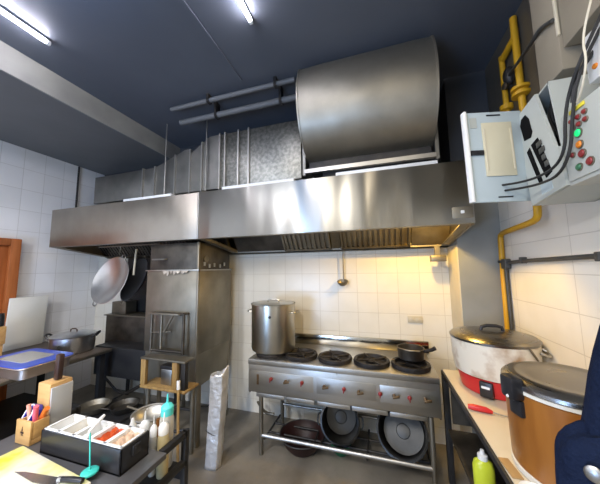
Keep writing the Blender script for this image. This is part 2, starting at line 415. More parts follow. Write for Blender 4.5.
for k in range(4):
    filt(-3.66 + k * .51, -3.66 + k * .51 + .5, True, 'steel_dark', 'baffle_filter')
build('grease_cup', MB().box((.46, 2.52, 1.645), (.585, 2.60, 1.70), .006).box((.50, 2.555, 1.70), (.54, 2.59, HZBB + .01)), 'steel_dull', hood)
pl = build('switch_plate', MB().box((.502, HYF - .006, 1.925), (.628, HYF, 2.005), .003), 'steel_dull', hood)
build('switch_button', MB().box((.553, HYF - .012, 1.957), (.575, HYF - .005, 1.977), .002), 'white', pl)
bl = build('hood_lamp', MB().ball((.34, 2.16, 2.10), .03), 'bulb', hood)
build('lamp_socket', MB().rod((.34, 2.16, 2.125), (.34, 2.16, 2.32), .022), 'dark_metal', bl)

# white duct collars bridging hood and duct
# ------------------------------------------------------------------ rectangular duct
duct = thing('rectangular_duct', (-1.9, 2.35, 2.35), 'galvanised rectangular exhaust duct running above the hood to the left', 'duct')
DY0, DY1, DZB = 2.22, 2.68, 2.455
build('tall_section', MB().box((-1.56, DY0, DZB), (-.66, DY1, 3.05), .004), 'galv', duct)
build('transition', MB().prism([(-1.94, DY0, DZB), (-1.57, DY0, DZB), (-1.57, DY0, 3.05), (-1.70, DY0, 3.05), (-1.94, DY0, 2.90)], (0, DY1 - DY0, 0)), 'galv_plain', duct)
build('sloped_section', MB().prism([(-2.44, DY0, DZB), (-1.95, DY0, DZB), (-1.95, DY0, 2.95), (-2.03, DY0, 2.95), (-2.44, DY0, 2.80)], (0, DY1 - DY0, 0)), 'galv_plain', duct)
build('low_section', MB().box((-3.43, DY0, DZB), (-2.45, DY1, 2.80), .004), 'galv_plain', duct)
def flange(x, zt, e=.03):
    build('flange', MB().box((x - .008, DY0 - e, DZB - e), (x + .008, DY1 + .01, zt + .01)), 'steel', duct)
for x, zt in ((-1.50, 3.05), (-1.34, 3.05), (-1.565, 3.05), (-1.79, 2.99), (-1.945, 2.93), (-2.15, 2.90), (-2.44, 2.80), (-2.62, 2.80), (-1.22, 3.05)):
    flange(x, zt, .018)
for x in (-2.27, -1.72):
    build('hanger_rod', MB().rod((x, DY0 - .03, DZB - .03), (x, DY0 - .03, ZC), .007), 'steel', duct)
    build('hanger_bracket', MB().box((x - .02, DY0 - .05, DZB - .055), (x + .02, DY1, DZB - .028)), 'steel_dull', duct)
for (x0, x1) in ((-2.62, -1.98), (-1.38, -.66), (-.30, .45)):
    build('collar', MB().box((x0, HYF + .05, HZT), (x1, 2.62, HZT + .045), .004), 'white', duct, label='pale collar resting on the hood top')
for (x0, x1) in ((-2.5, -2.1), (-1.25, -.80)):
    build('neck', MB().box((x0, 2.3, HZT + .045), (x1, 2.6, DZB)), 'dark_metal', duct)

# ------------------------------------------------------------------ big rounded duct elbow
el = thing('duct_elbow', (-.05, 2.1, 2.4), 'big metal clad rounded duct elbow above the right half of the hood', 'duct')
EX0, EX1 = -.535, .425
prof = [(1.93, 3.262), (1.80, 3.215), (1.745, 3.08), (1.725, 2.95), (1.735, 2.82), (1.785, 2.69), (1.88, 2.585), (2.02, 2.52), (2.18, 2.50)]
fine = []
for i in range(len(prof) - 1):
    for k in range(4):
        t = k / 4; fine.append((prof[i][0] * (1 - t) + prof[i + 1][0] * t, prof[i][1] * (1 - t) + prof[i + 1][1] * t))
fine.append(prof[-1])
sm = fine[:]
for _ in range(3):
    sm = [sm[0]] + [((sm[i - 1][0] + 2 * sm[i][0] + sm[i + 1][0]) / 4, (sm[i - 1][1] + 2 * sm[i][1] + sm[i + 1][1]) / 4) for i in range(1, len(sm) - 1)] + [sm[-1]]
mb = MB()
def shell(u, v):
    i = v * (len(sm) - 1); y, z = sm[int(round(i))]
    x = EX0 + (EX1 - EX0) * u
    # cross-broken sheet: shallow pyramid with its crest at the middle
    a = abs(u - .5) * 2; b2 = abs(v - .5) * 2
    return (x, y - .022 * (1 - max(a, b2)), z)
mb.grid(shell, 25, len(sm))
build('front_sheet', mb, 'foil_duct', el, ang=12)
side = [(y, z) for y, z in sm] + [(2.66, 2.44), (2.66, 3.262)]
for x0 in (EX0 - .012, EX1):
    build('cheek', MB().prism([(x0, y - (.008 if i < len(sm) else 0), z) for i, (y, z) in enumerate(side)], (.012, 0, 0)), 'foil_duct', el)
build('back_box', MB().box((EX0, 2.05, 2.441), (EX1, 2.66, 3.26)), 'dark_metal', el)
build('seam_flange', MB().box((EX0 - .03, 1.99, 2.405), (EX1 + .02, 2.03, 2.438)), 'steel', el)
build('neck', MB().box((-.42, 2.06, HZT + .045), (.40, 2.6, 2.44)), 'dark_metal', el)
for x in (EX0 - .035, EX1 + .03):
    build('hanger_bar', MB().box((x - .012, 2.0, 2.39), (x + .012, 2.04, ZC)), 'galv_plain', el)

# ------------------------------------------------------------------ gas range
stove = thing('gas_range', (-.385, 2.4, 0), 'stainless steel low gas range with five burners against the back wall', 'stove')
SX0, SX1, SYF, SYB, SZ = -1.16, .388, 2.13, 2.70, .797
build('cooktop', MB().box((SX0, SYF + .006, SZ - .03), (SX1, SYB, SZ), .004), 'steel', stove)
build('front_edge', MB().box((SX0, SYF - .012, SZ - .045), (SX1, SYF + .006, SZ), .005), 'steel', stove)
build('control_panel', MB().box((SX0, SYF, .516), (SX1, SYF + .014, SZ - .045), .003), 'steel', stove)
for (xa, xb) in ((-1.135, -.56), (-.53, -.06), (-.03, .36)):
    build('inset_plate', MB().box((xa, SYF - .003, .575), (xb, SYF, .70), .001), 'steel', stove)
for x in (SX0, SX1 - .012):
    build('side_panel', MB().box((x, SYF + .014, .50), (x + .012, SYB - .02, SZ - .03)), 'steel_dull', stove)
build('backsplash', MB().box((SX0 + .20, SYB - .02, SZ), (SX1 + .03, SYB, .90), .003), 'steel_bright', stove)
build('back_panel', MB().box((SX0 + .012, SYB - .05, .30), (SX1 - .012, SYB - .02, SZ - .03)), 'steel_dull', stove)
# drip tray fronts below the panel
for (xa, xb) in ((-1.085, -.818), (-.80, -.553), (-.53, -.262), (-.248, .020), (.036, .292)):
    build('drip_tray', MB().box((xa, SYF + .004, .478), (xb, SYF + .018, .512), .003), 'steel', stove)
bx = (-1.0, -.71, -.40, -.09, .215)
for i, x in enumerate(bx):
    y = 2.295
    b_ = build('burner', MB().lathe([(.145, SZ), (.150, SZ + .018), (.145, SZ + .034), (.122, SZ + .034), (.112, SZ + .012), (.05, SZ + .006)], (x, y, 0), seg=36), 'iron', stove)
    if i:
        g = MB()
        for k in range(4):
            a = k * PI / 2 + .5
            g.tube([(x + .135 * math.cos(a), y + .135 * math.sin(a), SZ + .036), (x + .03 * math.cos(a), y + .03 * math.sin(a), SZ + .026)], .008, 6)
        g.lathe([(.04, SZ + .008), (.045, SZ + .022), (.02, SZ + .030)], (x, y, 0), seg=16)
        build('grate', g, 'iron', b_)
for x, z in ((-.935, .646), (-.655, .646), (-.305, .637), (-.03, .637), (.178, .634)):
    kb = build('red_knob', MB().lathe([(.014, 0), (.016, .008), (.011, .022), (.005, .026)], (x, SYF - .003, z), (0, -1, 0), 16), 'redknob', stove, label='red knob')
    build('pointer', MB().box((x - .004, SYF - .042, z - .018), (x + .004, SYF - .026, z + .018), .002), 'redknob', kb)
for x, z in ((-.80, .642), (-.465, .639), (-.19, .632), (.07, .637), (.285, .637)):
    kb = build('gas_valve', MB().lathe([(.012, 0), (.014, .012), (.009, .03)], (x, SYF - .003, z), (0, -1, 0), 14), 'brass', stove, label='brass gas valve')
    build('lever', MB().box((x - .012, SYF - .042, z - .008), (x + .040, SYF - .030, z + .010), .004, RY(-14)), 'brass', kb)
build('pilot_slot', MB().box((-1.075, SYF - .008, .585), (-1.055, SYF, .67), .002), 'brass', stove)
for x, z in ((-.36, .745), (.03, .72)):
    build('screw', MB().lathe([(.006, 0), (.004, .004)], (x, SYF - .001, z), (0, -1, 0), 10), 'steel', stove)
for x, y in ((-1.045, SYF + .025), (.318, SYF + .025), (-1.02, 2.60), (.318, 2.60)):
    build('leg', MB().rod((x, y, 0), (x, y, .51), .019), 'steel_dull', stove)
sh = MB()
sh.rod((-1.045, SYF + .025, .155), (.318, SYF + .025, .155), .017)
build('shelf_rail', sh, 'steel', stove)
build('rear_rail', MB().rod((-1.02, 2.60, .20), (.318, 2.60, .20), .013), 'steel', stove)
sh = MB()
for y in (2.32, 2.46): sh.rod((-1.045, y, .085), (.318, y, .085), .010)
for x in (-1.045, -.60, -.15, .318): sh.tube([(x, SYF + .025, .145), (x, 2.22, .085), (x, 2.60, .085)], .009)
build('shelf_grid', sh, 'dark_metal', stove)
build('gas_pipe', MB().tube([(-1.3, 2.6, .18), (-1.15, 2.45, .17), (-1.05, 2.45, .17)], .014, smooth=1), 'steel_dull', stove)

# stock pot
def handle_loop(mb, c, out, wdt, drop, r):
    """U handle: c attach centre, out direction (unit xy), width, drop"""
    c = Vector(c); o = Vector((out[0], out[1], 0)); t = Vector((-o.y, o.x, 0))
    pts = [c - t * wdt / 2, c - t * wdt / 2 + o * drop, c + t * wdt / 2 + o * drop, c + t * wdt / 2]
    return mb.tube(pts, r, 8, smooth=2)
cx, cy, zb = -1.0, 2.33, SZ + .035
pot = thing('stock_pot', (cx, cy, zb), 'tall stainless steel stock pot standing on the left burner of the range', 'pot')
build('body', MB().lathe([(.185, 0), (.205, .015), (.21, .04), (.21, .425), (.216, .43), (.216, .437), (.205, .437), (.203, .05), (.18, .02)], (cx, cy, zb), seg=56, cap1=True), 'steel_pot', pot)
build('lid', MB().lathe([(.200, .425), (.21, .432), (.19, .44), (.08, .444)], (cx, cy, zb), seg=48), 'steel_pot', pot)
mb = MB(); mb.tube([(cx - .06, cy, zb + .444), (cx - .05, cy, zb + .47), (cx + .05, cy, zb + .47), (cx + .06, cy, zb + .444)], .007, 8, smooth=1)
build('lid_handle', mb, 'steel_pot', pot)
for s_ in (-1, 1):
    mb = MB(); handle_loop(mb, (cx + s_ * .208, cy - .02, zb + .36), (s_ * .96, -.28), .11, .05, .006)
    build('handle', mb, 'steel_pot', pot)
build('maker_mark', MB().lathe([(.013, 0), (.013, .002)], (cx + .05, cy - .2035, zb + .335), (.23, -.97, 0), 16), 'dark_metal', pot, label='small dark round mark')

# sooty saucepan on the right burner
cx, cy, zb = .225, 2.345, SZ + .046
sp = thing('saucepan', (cx, cy, zb), 'small sooty saucepan with a stub handle on the rightmost burner', 'pan')
build('body', MB().lathe([(.085, 0), (.098, .012), (.103, .085), (.108, .092), (.100, .092), (.094, .02), (.07, .01)], (cx, cy, zb), seg=36), 'steel_dark', sp)
build('handle', MB().tube([(cx + .09, cy - .03, zb + .075), (cx + .15, cy - .06, zb + .10), (cx + .175, cy - .07, zb + .118)], [.012, .014, .016], 10), 'iron', sp)
build('rim_bail', MB().tube([(cx - .10, cy - .02, zb + .085), (cx - .03, cy - .11, zb + .094), (cx + .06, cy - .09, zb + .09)], .006, 8, smooth=1), 'steel_dull', sp)

# pots lying on the shelf
def lying_pot(c, n, r, dep, label, handles):
    c = Vector(c); n = Vector(n).normalized()
    t = thing('cooking_pot', tuple(c), label, 'pot', 'pots lying on the shelf under the range')
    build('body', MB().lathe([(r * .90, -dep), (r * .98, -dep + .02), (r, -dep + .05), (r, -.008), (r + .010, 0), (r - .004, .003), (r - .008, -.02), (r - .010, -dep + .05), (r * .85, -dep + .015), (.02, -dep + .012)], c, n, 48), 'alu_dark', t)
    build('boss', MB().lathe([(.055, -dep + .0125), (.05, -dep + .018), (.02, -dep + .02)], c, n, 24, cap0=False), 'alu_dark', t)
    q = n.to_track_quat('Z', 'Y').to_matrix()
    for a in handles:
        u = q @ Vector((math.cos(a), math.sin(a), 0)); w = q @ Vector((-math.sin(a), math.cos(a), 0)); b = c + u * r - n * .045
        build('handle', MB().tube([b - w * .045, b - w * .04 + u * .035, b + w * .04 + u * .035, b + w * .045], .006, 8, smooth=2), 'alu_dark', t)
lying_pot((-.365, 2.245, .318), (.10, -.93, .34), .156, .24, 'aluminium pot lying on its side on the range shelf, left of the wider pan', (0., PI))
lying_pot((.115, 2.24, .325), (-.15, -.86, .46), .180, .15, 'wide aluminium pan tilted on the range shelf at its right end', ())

# things on the floor below
cx, cy = -.72, 2.33
bs = thing('wash_basin', (cx, cy, 0), 'dark red round basin on the floor under the range shelf', 'basin')
build('bowl', MB().lathe([(.12, 0), (.165, .05), (.195, .115), (.205, .118), (.200, .124), (.188, .118), (.155, .055), (.11, .012)], (cx, cy, 0), seg=40), 'darkred', bs)
build('rim', MB().tube([(cx + .203 * math.cos(a), cy + .203 * math.sin(a), .122) for a in [2 * PI * i / 32 for i in range(32)]], .006, 6, True), 'dark_metal', bs)
tag(build('green_bowl', MB().lathe([(.05, 0), (.085, .05), (.09, .09), (.083, .09), (.075, .05), (.04, .01)], (-.38, 2.36, 0), seg=24), 'green'),
    'small dark green bowl on the floor under the range shelf', 'bowl')

# ladle hanging in front of the tiles
ld = thing('ladle', (-.362, 2.65, 1.40), 'steel ladle hanging from the hood against the tiles', 'ladle')
build('handle', MB().tube([(-.345, 2.645, HZBB + .02), (-.345, 2.66, HZBB + .035), (-.350, 2.675, HZBB + .01), (-.352, 2.675, HZBB - .05), (-.355, 2.688, 1.46)], .0065, 8, smooth=1), 'steel_dull', ld)
build('bowl', MB().lathe([(.008, -.048), (.035, -.040), (.052, -.018), (.056, .0), (.052, .0), (.046, -.018), (.03, -.034), (.006, -.042)], (-.362, 2.658, 1.462), (0, -.35, .94), 28), 'steel_dull', ld)
tag(build('wall_outlet', MB().box((.252, YB - .012, 1.062), (.385, YB, 1.125), .004).box((.275, YB - .016, 1.078), (.31, YB - .010, 1.108), .002).box((.33, YB - .016, 1.078), (.365, YB - .010, 1.108), .002), 'outlet'),
    'beige double power outlet on the tiles above the right burners', 'outlet')

# ------------------------------------------------------------------ steamer cabinet
st = thing('roasting_cabinet', (-1.98, 2.33, 0), 'tall grimy stainless steel roasting cabinet between the wok range and the gas range', 'cabinet')
X0, X1, Y0, Y1 = -2.30, -1.665, 2.05, 2.62
build('body', MB().box((X0, Y0, .80), (X1, Y1, 1.60), .004), 'steel_dull', st)
build('lower_hopper', MB().prism([(X0 + .02, Y0 + .004, .80), (X0 + .02, Y0 + .004, .50), (X0 + .02, Y1 - .06, .52), (X0 + .02, Y1, .80)], (X1 - X0 - .022, 0, 0)), 'steel_dull', st)
build('upper_panel', MB().box((X0 + .012, Y0 + .02, 1.60), (X1 - .012, Y1 - .02, 1.872), .003), 'steel_dark', st)
build('lip', MB().box((X0 - .012, Y0 - .014, 1.592), (X1 + .012, Y0 + .02, 1.606), .002).box((X1 - .01, Y0 - .014, 1.592), (X1 + .012, Y1, 1.606), .002), 'steel', st)
build('side_post', MB().box((X1 - .016, Y0 - .006, .50), (X1 + .006, Y0 + .016, 1.872), .002), 'steel_dull', st)
build('handle', MB().tube([(-2.225, Y0 + .02, 1.712), (-2.22, Y0 - .016, 1.712), (-2.065, Y0 - .016, 1.712), (-2.06, Y0 + .02, 1.712)], .008, 8), 'steel', st)
mb = MB()
for k, (xx, w_, h_) in enumerate(((-2.08, .05, .035), (-2.035, .04, .05), (-1.99, .035, .03), (-1.955, .04, .04), (-1.915, .05, .028), (-1.86, .06, .03), (-1.81, .04, .022))):
    mb.prism([(xx, Y0 - .016, 1.594), (xx + w_, Y0 - .016, 1.594), (xx + w_ * .8, Y0 - .018, 1.594 - h_ * .7), (xx + w_ * .35, Y0 - .020, 1.594 - h_)], (0, -.004, 0))
build('torn_seal', mb, 'scrap', st, label='torn pale sealing strip')
for yy, zz in ((2.14, 1.66), (2.22, 1.64), (2.30, 1.65), (2.40, 1.64), (2.48, 1.66)):
    build('clip', MB().box((X1 - .010, yy - .012, zz - .02), (X1 + .004, yy + .012, zz + .02), .003), 'steel', st)
build('gauge', MB().lathe([(.035, 0), (.035, .02), (.028, .022)], (X1 - .012, 2.16, 1.71), (1, 0, 0), 24), 'steel_dull', st)
fr = MB()
for xx in (-2.145, -1.765): fr.rod((xx, 1.99, .82), (xx, 1.99, 1.185), .014)
fr.rod((-2.145, 1.99, 1.185), (-1.765, 1.99, 1.185), .012).rod((-2.145, 1.99, .84), (-1.765, 1.99, .84), .012)
fr.rod((-2.145, 1.99, 1.185), (-2.145, 2.05, 1.185), .010).rod((-1.765, 1.99, 1.185), (-1.765, 2.05, 1.185), .010)
build('front_frame', fr, 'steel_dark', st)
build('frame_rod', MB().rod((-2.02, 1.985, .86), (-2.02, 1.985, 1.175), .012).rod((-1.98, 1.985, 1.02), (-1.885, 1.985, 1.175), .011).rod((-2.145, 1.985, 1.0), (-1.90, 1.985, 1.02), .006), 'steel_dull', st)
build('shelf_tray', MB().box((-2.16, 1.955, 1.176), (-1.80, 2.05, 1.192), .003), 'steel_dull', st)
for x, y, r in ((X1 + .005, Y0 + .03, .030), (X0 + .04, Y0 + .03, .030), (X1 - .02, Y1 - .03, .018), (X0 + .04, Y1 - .03, .018)):
    build('leg', MB().rod((x, y, 0), (x, y, .53 if r > .02 else .80), r), 'steel_dull', st)
build('stretcher', MB().rod((X0 + .04, Y0 + .03, .30), (X1, Y0 + .03, .30), .012).rod((X1, Y0 + .03, .34), (X1 - .02, Y1 - .03, .10), .008), 'dark_metal', st)

# small stand in front with wooden posts
sd = thing('burner_stand', (-1.86, 1.93, 0), 'low metal stand with two wooden posts in front of the roasting cabinet', 'stand')
build('top_shelf', MB().box((-2.11, 1.85, .800), (-1.615, 1.972, .818), .003), 'steel_dull', sd)
build('low_shelf', MB().box((-2.09, 1.84, .560), (-1.60, 2.02, .580), .003), 'wood_old', sd)
for xx in (-2.075, -1.725): build('post', MB().box((xx - .026, 1.852, .58), (xx + .026, 1.885, .80), .003), 'wood_old', sd)
build('corner_bracket', MB().box((-1.66, 1.855, .58), (-1.615, 1.90, .80), .003), 'dark_metal', sd)
for xx, yy in ((-2.02, 1.87), (-1.64, 1.99), (-2.02, 1.99)): build('leg', MB().rod((xx, yy, 0), (xx, yy, .56), .02), 'steel_dull', sd)
build('crossbar', MB().rod((-2.02, 1.87, .16), (-1.64, 1.99, .20), .012), 'dark_metal', sd)
cn = thing('canister', (-1.86, 1.94, .58), 'small grey metal canister with dark open top inside the wooden post stand', 'canister')
build('body', MB().box((-1.92, 1.90, .58), (-1.80, 1.99, .715), .008), 'alu', cn)
build('dark_mouth', MB().box((-1.925, 1.895, .715), (-1.795, 1.995, .745), .004), 'black_plastic', cn)

# long handled brush leaning on stand
br_ = thing('scrub_brush', (-1.60, 1.80, 0), 'long handled scrub brush leaning on the stand with wooden posts', 'brush')
build('handle', MB().rod((-1.575, 1.76, .07), (-1.652, 1.826, .66), .011), 'wood_old', br_)
build('tip', MB().rod((-1.645, 1.82, .605), (-1.6535, 1.8272, .672), .014), 'white', br_)
build('head', MB().box((-1.66, 1.735, .045), (-1.49, 1.785, .08), .006), 'dark_metal', br_)
build('bristles', MB().box((-1.655, 1.738, 0), (-1.495, 1.782, .045)), 'black_plastic', br_)

# foil wrapped pipe
fp = thing('foil_pipe', (-1.355, 1.925, 0), 'crinkled silver foil wrapped pipe piece standing on the floor beside the range', 'pipe')
rnd = random.Random(3); ph = [rnd.random() * 6 for _ in range(40)]
def foil(u, v):
    a = u * 2 * PI; z = v * .765
    xc = -1.365 + .02 * math.sin(v * 3) + .035 * max(0, v - .4) * 2; r = .060 + .010 * v
    r *= 1 + .02 * math.sin(3 * a + ph[int(v * 30)]) + .022 * math.sin(5 * a + 37 * v) - (.03 if abs(v - .36) < .03 else 0)
    sq = max(abs(math.cos(a)), abs(math.sin(a))); r *= (1 / sq) ** .45
    z += (.03 * math.sin(2 * a + 1) if v > .95 else 0) + (-.10 * max(0, -math.cos(a)) if v > .95 else 0) * (1 if v > .97 else .6)
    return (xc + r * math.cos(a), 1.925 + r * .8 * math.sin(a), z)
build('wrap', MB().grid(foil, 40, 36, True), 'foilwrap', fp, solid=.004, ang=20)
build('inner_pipe', MB().lathe([(0.038, .02), (0.038, .60), (.038, .60), (.038, .1)], (-1.355, 1.925, 0), seg=24), 'dark_metal', fp)
build('tie_wire', MB().tube([(-1.359 + .064 * math.cos(a) * (1 / max(abs(math.cos(a)), abs(math.sin(a)))) ** .45, 1.925 + .052 * math.sin(a) * (1 / max(abs(math.cos(a)), abs(math.sin(a)))) ** .45, .275 + .008 * math.sin(a * 2)) for a in [2 * PI * i / 28 for i in range(28)]], .004, 6, True), 'dark_metal', fp)

# ------------------------------------------------------------------ wok range on the left
wr = thing('wok_range', (-2.8, 2.5, 0), 'dark sooty wok range against the back wall left of the roasting cabinet', 'stove')
build('splash_back', MB().box((-3.40, 2.45, .36), (-2.34, 2.70, 1.03), .006), 'steel_dark', wr)
build('tall_back', MB().box((-3.38, 2.69, 1.045), (-2.34, 2.715, 1.80)), 'black_steel', wr)
build('top_ledge', MB().box((-3.42, 2.43, 1.03), (-2.34, 2.70, 1.045), .003), 'steel_dull', wr)
build('cook_block', MB().box((-3.20, 2.20, .42), (-2.36, 2.45, .74), .006), 'black_steel', wr)
for x, y in ((-3.08, 2.24), (-2.42, 2.24), (-3.2, 2.64), (-2.42, 2.64)): build('leg', MB().rod((x, y, 0), (x, y, .44), .022), 'black_steel', wr)
build('brace', MB().tube([(-3.05, 2.22, .40), (-2.75, 2.21, .22), (-2.45, 2.22, .40)], .012, 8, smooth=2).rod((-3.0, 2.22, .12), (-2.5, 2.22, .38), .010), 'dark_metal', wr)
build('flue', MB().box((-3.38, 2.50, 1.045), (-3.14, 2.66, 1.20), .006), 'steel_dull', wr)
build('tap_post', MB().rod((-2.66, 2.5, 1.04), (-2.70, 2.42, 1.30), .02), 'black_steel', wr)

def wok(name, c, n, r, m, label, hang, hm):
    c = Vector(c); n = Vector(n).normalized()
    t = thing(name, tuple(c), label, 'wok')
    pr_ = []
    for k in range(9):
        a = k / 8; pr_.append((.01 + (r - .01) * a, -.26 * r * 2 * (1 - a * a) * .62))
    outer = pr_ + [(r + .006, .004)] + [(rr - .002 if rr > .05 else rr, z + .006) for rr, z in reversed(pr_)]
    build('bowl', MB().lathe(outer, c, n, 48), m, t)
    q = n.to_track_quat('Z', 'Y').to_matrix()
    up = Vector((0, 0, 1)) - n * n.z; up.normalize(); up = (up + hang * n.cross(up)).normalized()
    for s_ in (1, -1):
        u = up * s_; w = n.cross(u); b = c + u * r
        build('ear_handle', MB().tube([b - w * .035 - u * .01, b - w * .03 + u * .04, b + w * .03 + u * .04, b + w * .035 - u * .01], .007, 8, smooth=2), hm, t)
    return t
wok('hanging_wok', (-3.06, 2.22, 1.50), (-.05, -.95, .30), .285, 'alu_light', 'shiny aluminium wok hanging under the left end of the hood', -.35, 'alu')
wok('hanging_wok', (-2.86, 2.37, 1.50), (-.30, -.88, .35), .27, 'blackwok', 'black iron wok hanging behind the shiny wok', -.1, 'steel_dull')
tag(build('wok_hook', MB().tube([(-2.94, 2.235, 1.90), (-2.94, 2.235, 1.835), (-2.93, 2.215, 1.805), (-2.93, 2.235, 1.79)], .005, 6, smooth=1).rod((-3.3, 2.24, 1.90), (-2.34, 2.24, 1.90), .010), 'steel_dull'),
    'thin steel rail with hook under the hood holding the shiny wok', 'rail')
tag(build('pale_stick', MB().rod((-2.79, 2.30, 1.55), (-2.79, 2.32, 1.86), .012), 'cream_tone'), 'pale stick hanging between the two woks', 'stick')

# low rack with two pans beside the roasting cabinet
rk = thing('low_rack', (-2.4, 1.85, 0), 'low black rack on the floor in front of the wok range', 'rack')
build('top', MB().box((-2.75, 1.62, .30), (-2.16, 2.0, .325), .004), 'black_steel', rk)
for x, y in ((-2.72, 1.65), (-2.19, 1.65), (-2.72, 1.97), (-2.19, 1.97)): build('leg', MB().box((x - .015, y - .015, 0), (x + .015, y + .015, .30)), 'black_steel', rk)
for (cx, cy, r, m, lab) in ((-2.55, 1.78, .125, 'steel_dull', 'worn pan with a side handle on the low black rack, the left one'),
                            (-2.29, 1.87, .115, 'steel_dark', 'darker sooty pan on the low black rack, the right one')):
    p = thing('frying_pan', (cx, cy, .325), lab, 'pan', 'pans on the low rack')
    build('body', MB().lathe([(r * .7, 0), (r * .85, .012), (r, .055), (r + .008, .058), (r - .006, .056), (r * .8, .016), (.02, .008)], (cx, cy, .325), seg=36), m, p)
    build('handle', MB().tube([(cx - r * .62, cy - r * .8, .372), (cx - r * 1.0, cy - r * 1.15, .39)], .008, 8), m, p)

# ------------------------------------------------------------------ left counter
lc = thing('left_counter', (-3.4, .9, 0), 'long dark counter along the left wall holding the blue lidded tray', 'counter')
build('worktop', MB().box((-3.96, -.9, .715), (-2.86, 2.14, .75), .004), 'brown_top', lc)
build('edge_strip', MB().box((-2.86, -.9, .72), (-2.85, 2.14, .748), .002), 'steel_dull', lc)
for x, y in ((-2.92, 2.08), (-2.92, .9), (-2.92, -.8), (-3.88, 2.08), (-3.88, -.8)): build('leg', MB().box((x - .025, y - .025, 0), (x + .025, y + .025, .715)), 'black_steel', lc)
build('lower_shelf', MB().box((-3.9, -.85, .22), (-2.95, 1.95, .245)), 'black_steel', lc)
build('side_cabinet', MB().box((-3.85, -.7, .245), (-2.97, 1.05, .70), .006), 'black_plastic', lc)

cx, cy, zb = -3.185, 1.96, .75
ap = thing('braising_pot', (cx, cy, zb), 'wide aluminium pot with lid and loop handles on the left counter', 'pot')
build('body', MB().lathe([(.170, 0), (.185, .012), (.188, .03), (.192, .165), (.198, .168), (.188, .170), (.178, .03), (.155, .012)], (cx, cy, zb), seg=48), 'alu_light', ap)
build('lid', MB().lathe([(.198, .170), (.200, .176), (.16, .192), (.08, .204), (.02, .206)], (cx, cy, zb), seg=48), 'alu_light', ap)
build('lid_handle', MB().tube([(cx - .035, cy - .01, zb + .20), (cx - .03, cy - .01, zb + .235), (cx + .03, cy + .01, zb + .235), (cx + .035, cy + .01, zb + .20)], .007, 8, smooth=1), 'knife_handle', ap)
for s_ in (-1, 1):
    b = Vector((cx + s_ * .165, cy - s_ * -.10, zb + .14)); u = Vector((s_ * .86, s_ * .51, 0)); w = Vector((-u.y, u.x, 0))
    build('loop_handle', MB().tube([b - w * .04, b - w * .04 + u * .045 + Vector((0, 0, .05)), b + w * .04 + u * .045 + Vector((0, 0, .05)), b + w * .04], .010, 8, smooth=2), 'dark_metal', ap)
build('vent', MB().lathe([(.018, 0), (.02, .004)], (cx + .087, cy - .171, zb + .09), (.45, -.9, 0), 16), 'dark_metal', ap)

# blue lidded tray
tr = thing('lidded_tray', (-3.0, 1.5, .75), 'shallow metal tray with a translucent blue lid on the left counter edge', 'tray')
def rrect(x0, x1, y0, y1, r, z, n=5):
    out = []
    for (cx_, cy_, a0) in ((x1 - r, y1 - r, 0), (x0 + r, y1 - r, PI / 2), (x0 + r, y0 + r, PI), (x1 - r, y0 + r, 1.5 * PI)):
        for k in range(n): a = a0 + k * PI / 2 / (n - 1); out.append((cx_ + r * math.cos(a), cy_ + r * math.sin(a), z))
    return out
RT = RZ(0); TP = Vector((-3.0, 1.5, 0))
build('pan', MB().prism(rrect(-3.28, -2.72, 1.33, 1.68, .05, .752), (0, 0, .085)), 'tray_metal', tr)
build('rim', MB().tube(rrect(-3.30, -2.70, 1.31, 1.70, .06, .838), .008, 8, True), 'tray_metal', tr)
build('lid', MB().prism(rrect(-3.30, -2.70, 1.31, 1.70, .06, .840), (0, 0, .012)), 'blue_lid', tr)
build('lid_panel', MB().prism(rrect(-3.20, -2.84, 1.39, 1.62, .03, .852), (0, 0, .004)), 'acrylic', tr, label='paler clouded panel of the lid')

# white cutting board leaning on the wall
tag(build('cutting_board', MB().box((-3.93, 1.74, .75), (-3.905, 2.08, 1.32), .006, RY(4), Vector((-3.93, 1.9, .75))), 'board_white'),
    'white plastic cutting board leaning upright against the left tiled wall', 'cutting board')
# wooden rack at the far left edge
wb = thing('utensil_rack', (-3.62, 1.50, .75), 'small wooden utensil rack on the left counter at the picture edge', 'rack')
build('block', MB().box((-3.70, 1.40, .90), (-3.56, 1.60, 1.07), .006), 'wood', wb)
for y in (1.42, 1.58): build('leg', MB().box((-3.68, y - .012, .75), (-3.58, y + .012, .90)), 'wood', wb)
for k, y in enumerate((1.46, 1.50, 1.54)): build('blade', MB().box((-3.635, y - .002, .78), (-3.605, y + .002, .90)), 'blade', wb)
tag(build('spice_jar', MB().lathe([(.03, 0), (.032, .01), (.032, .10), (.028, .105), (.028, .125), (.02, .128)], (-3.62, 1.57, 1.07), seg=20), 'black_plastic'),
    'black jar standing on the small wooden rack at the left', 'jar')

# ------------------------------------------------------------------ prep table in front left
pt = thing('prep_table', (-1.4, .7, 0), 'grey topped prep table with black frame in the front left corner', 'table')
build('top', MB().box((-1.88, .15, .725), (-.985, 1.03, .75), .003), 'table_grey', pt)
for x, y in ((-1.02, 1.19), (-1.85, 1.19), (-1.02, .2), (-1.85, .2)): build('leg', MB().box((x - .014, y - .014, 0), (x + .014, y + .014, .752), .002), 'black_steel', pt)
for xa in (-1.034, -1.864): build('upper_rail', MB().box((xa, 1.03, .722), (xa + .028, 1.19, .752), .002), 'black_steel', pt)
build('lower_rail', MB().box((-1.034, .2, .585), (-1.006, 1.19, .612), .002), 'black_steel', pt)
build('under_shelf', MB().box((-1.85, .6, .585), (-1.036, 1.176, .597)).box((-1.85, 1.17, .585), (-1.18, 1.335, .597)), 'black_steel', pt)

tag(build('cutting_board', MB().box((-1.695, .45, .751), (-1.14, .822, .772), .005, RZ(-6), Vector((-1.4, .633, .75))), 'board_yellow'),
    'pale cutting board with yellow stains lying on the prep table', 'cutting board')
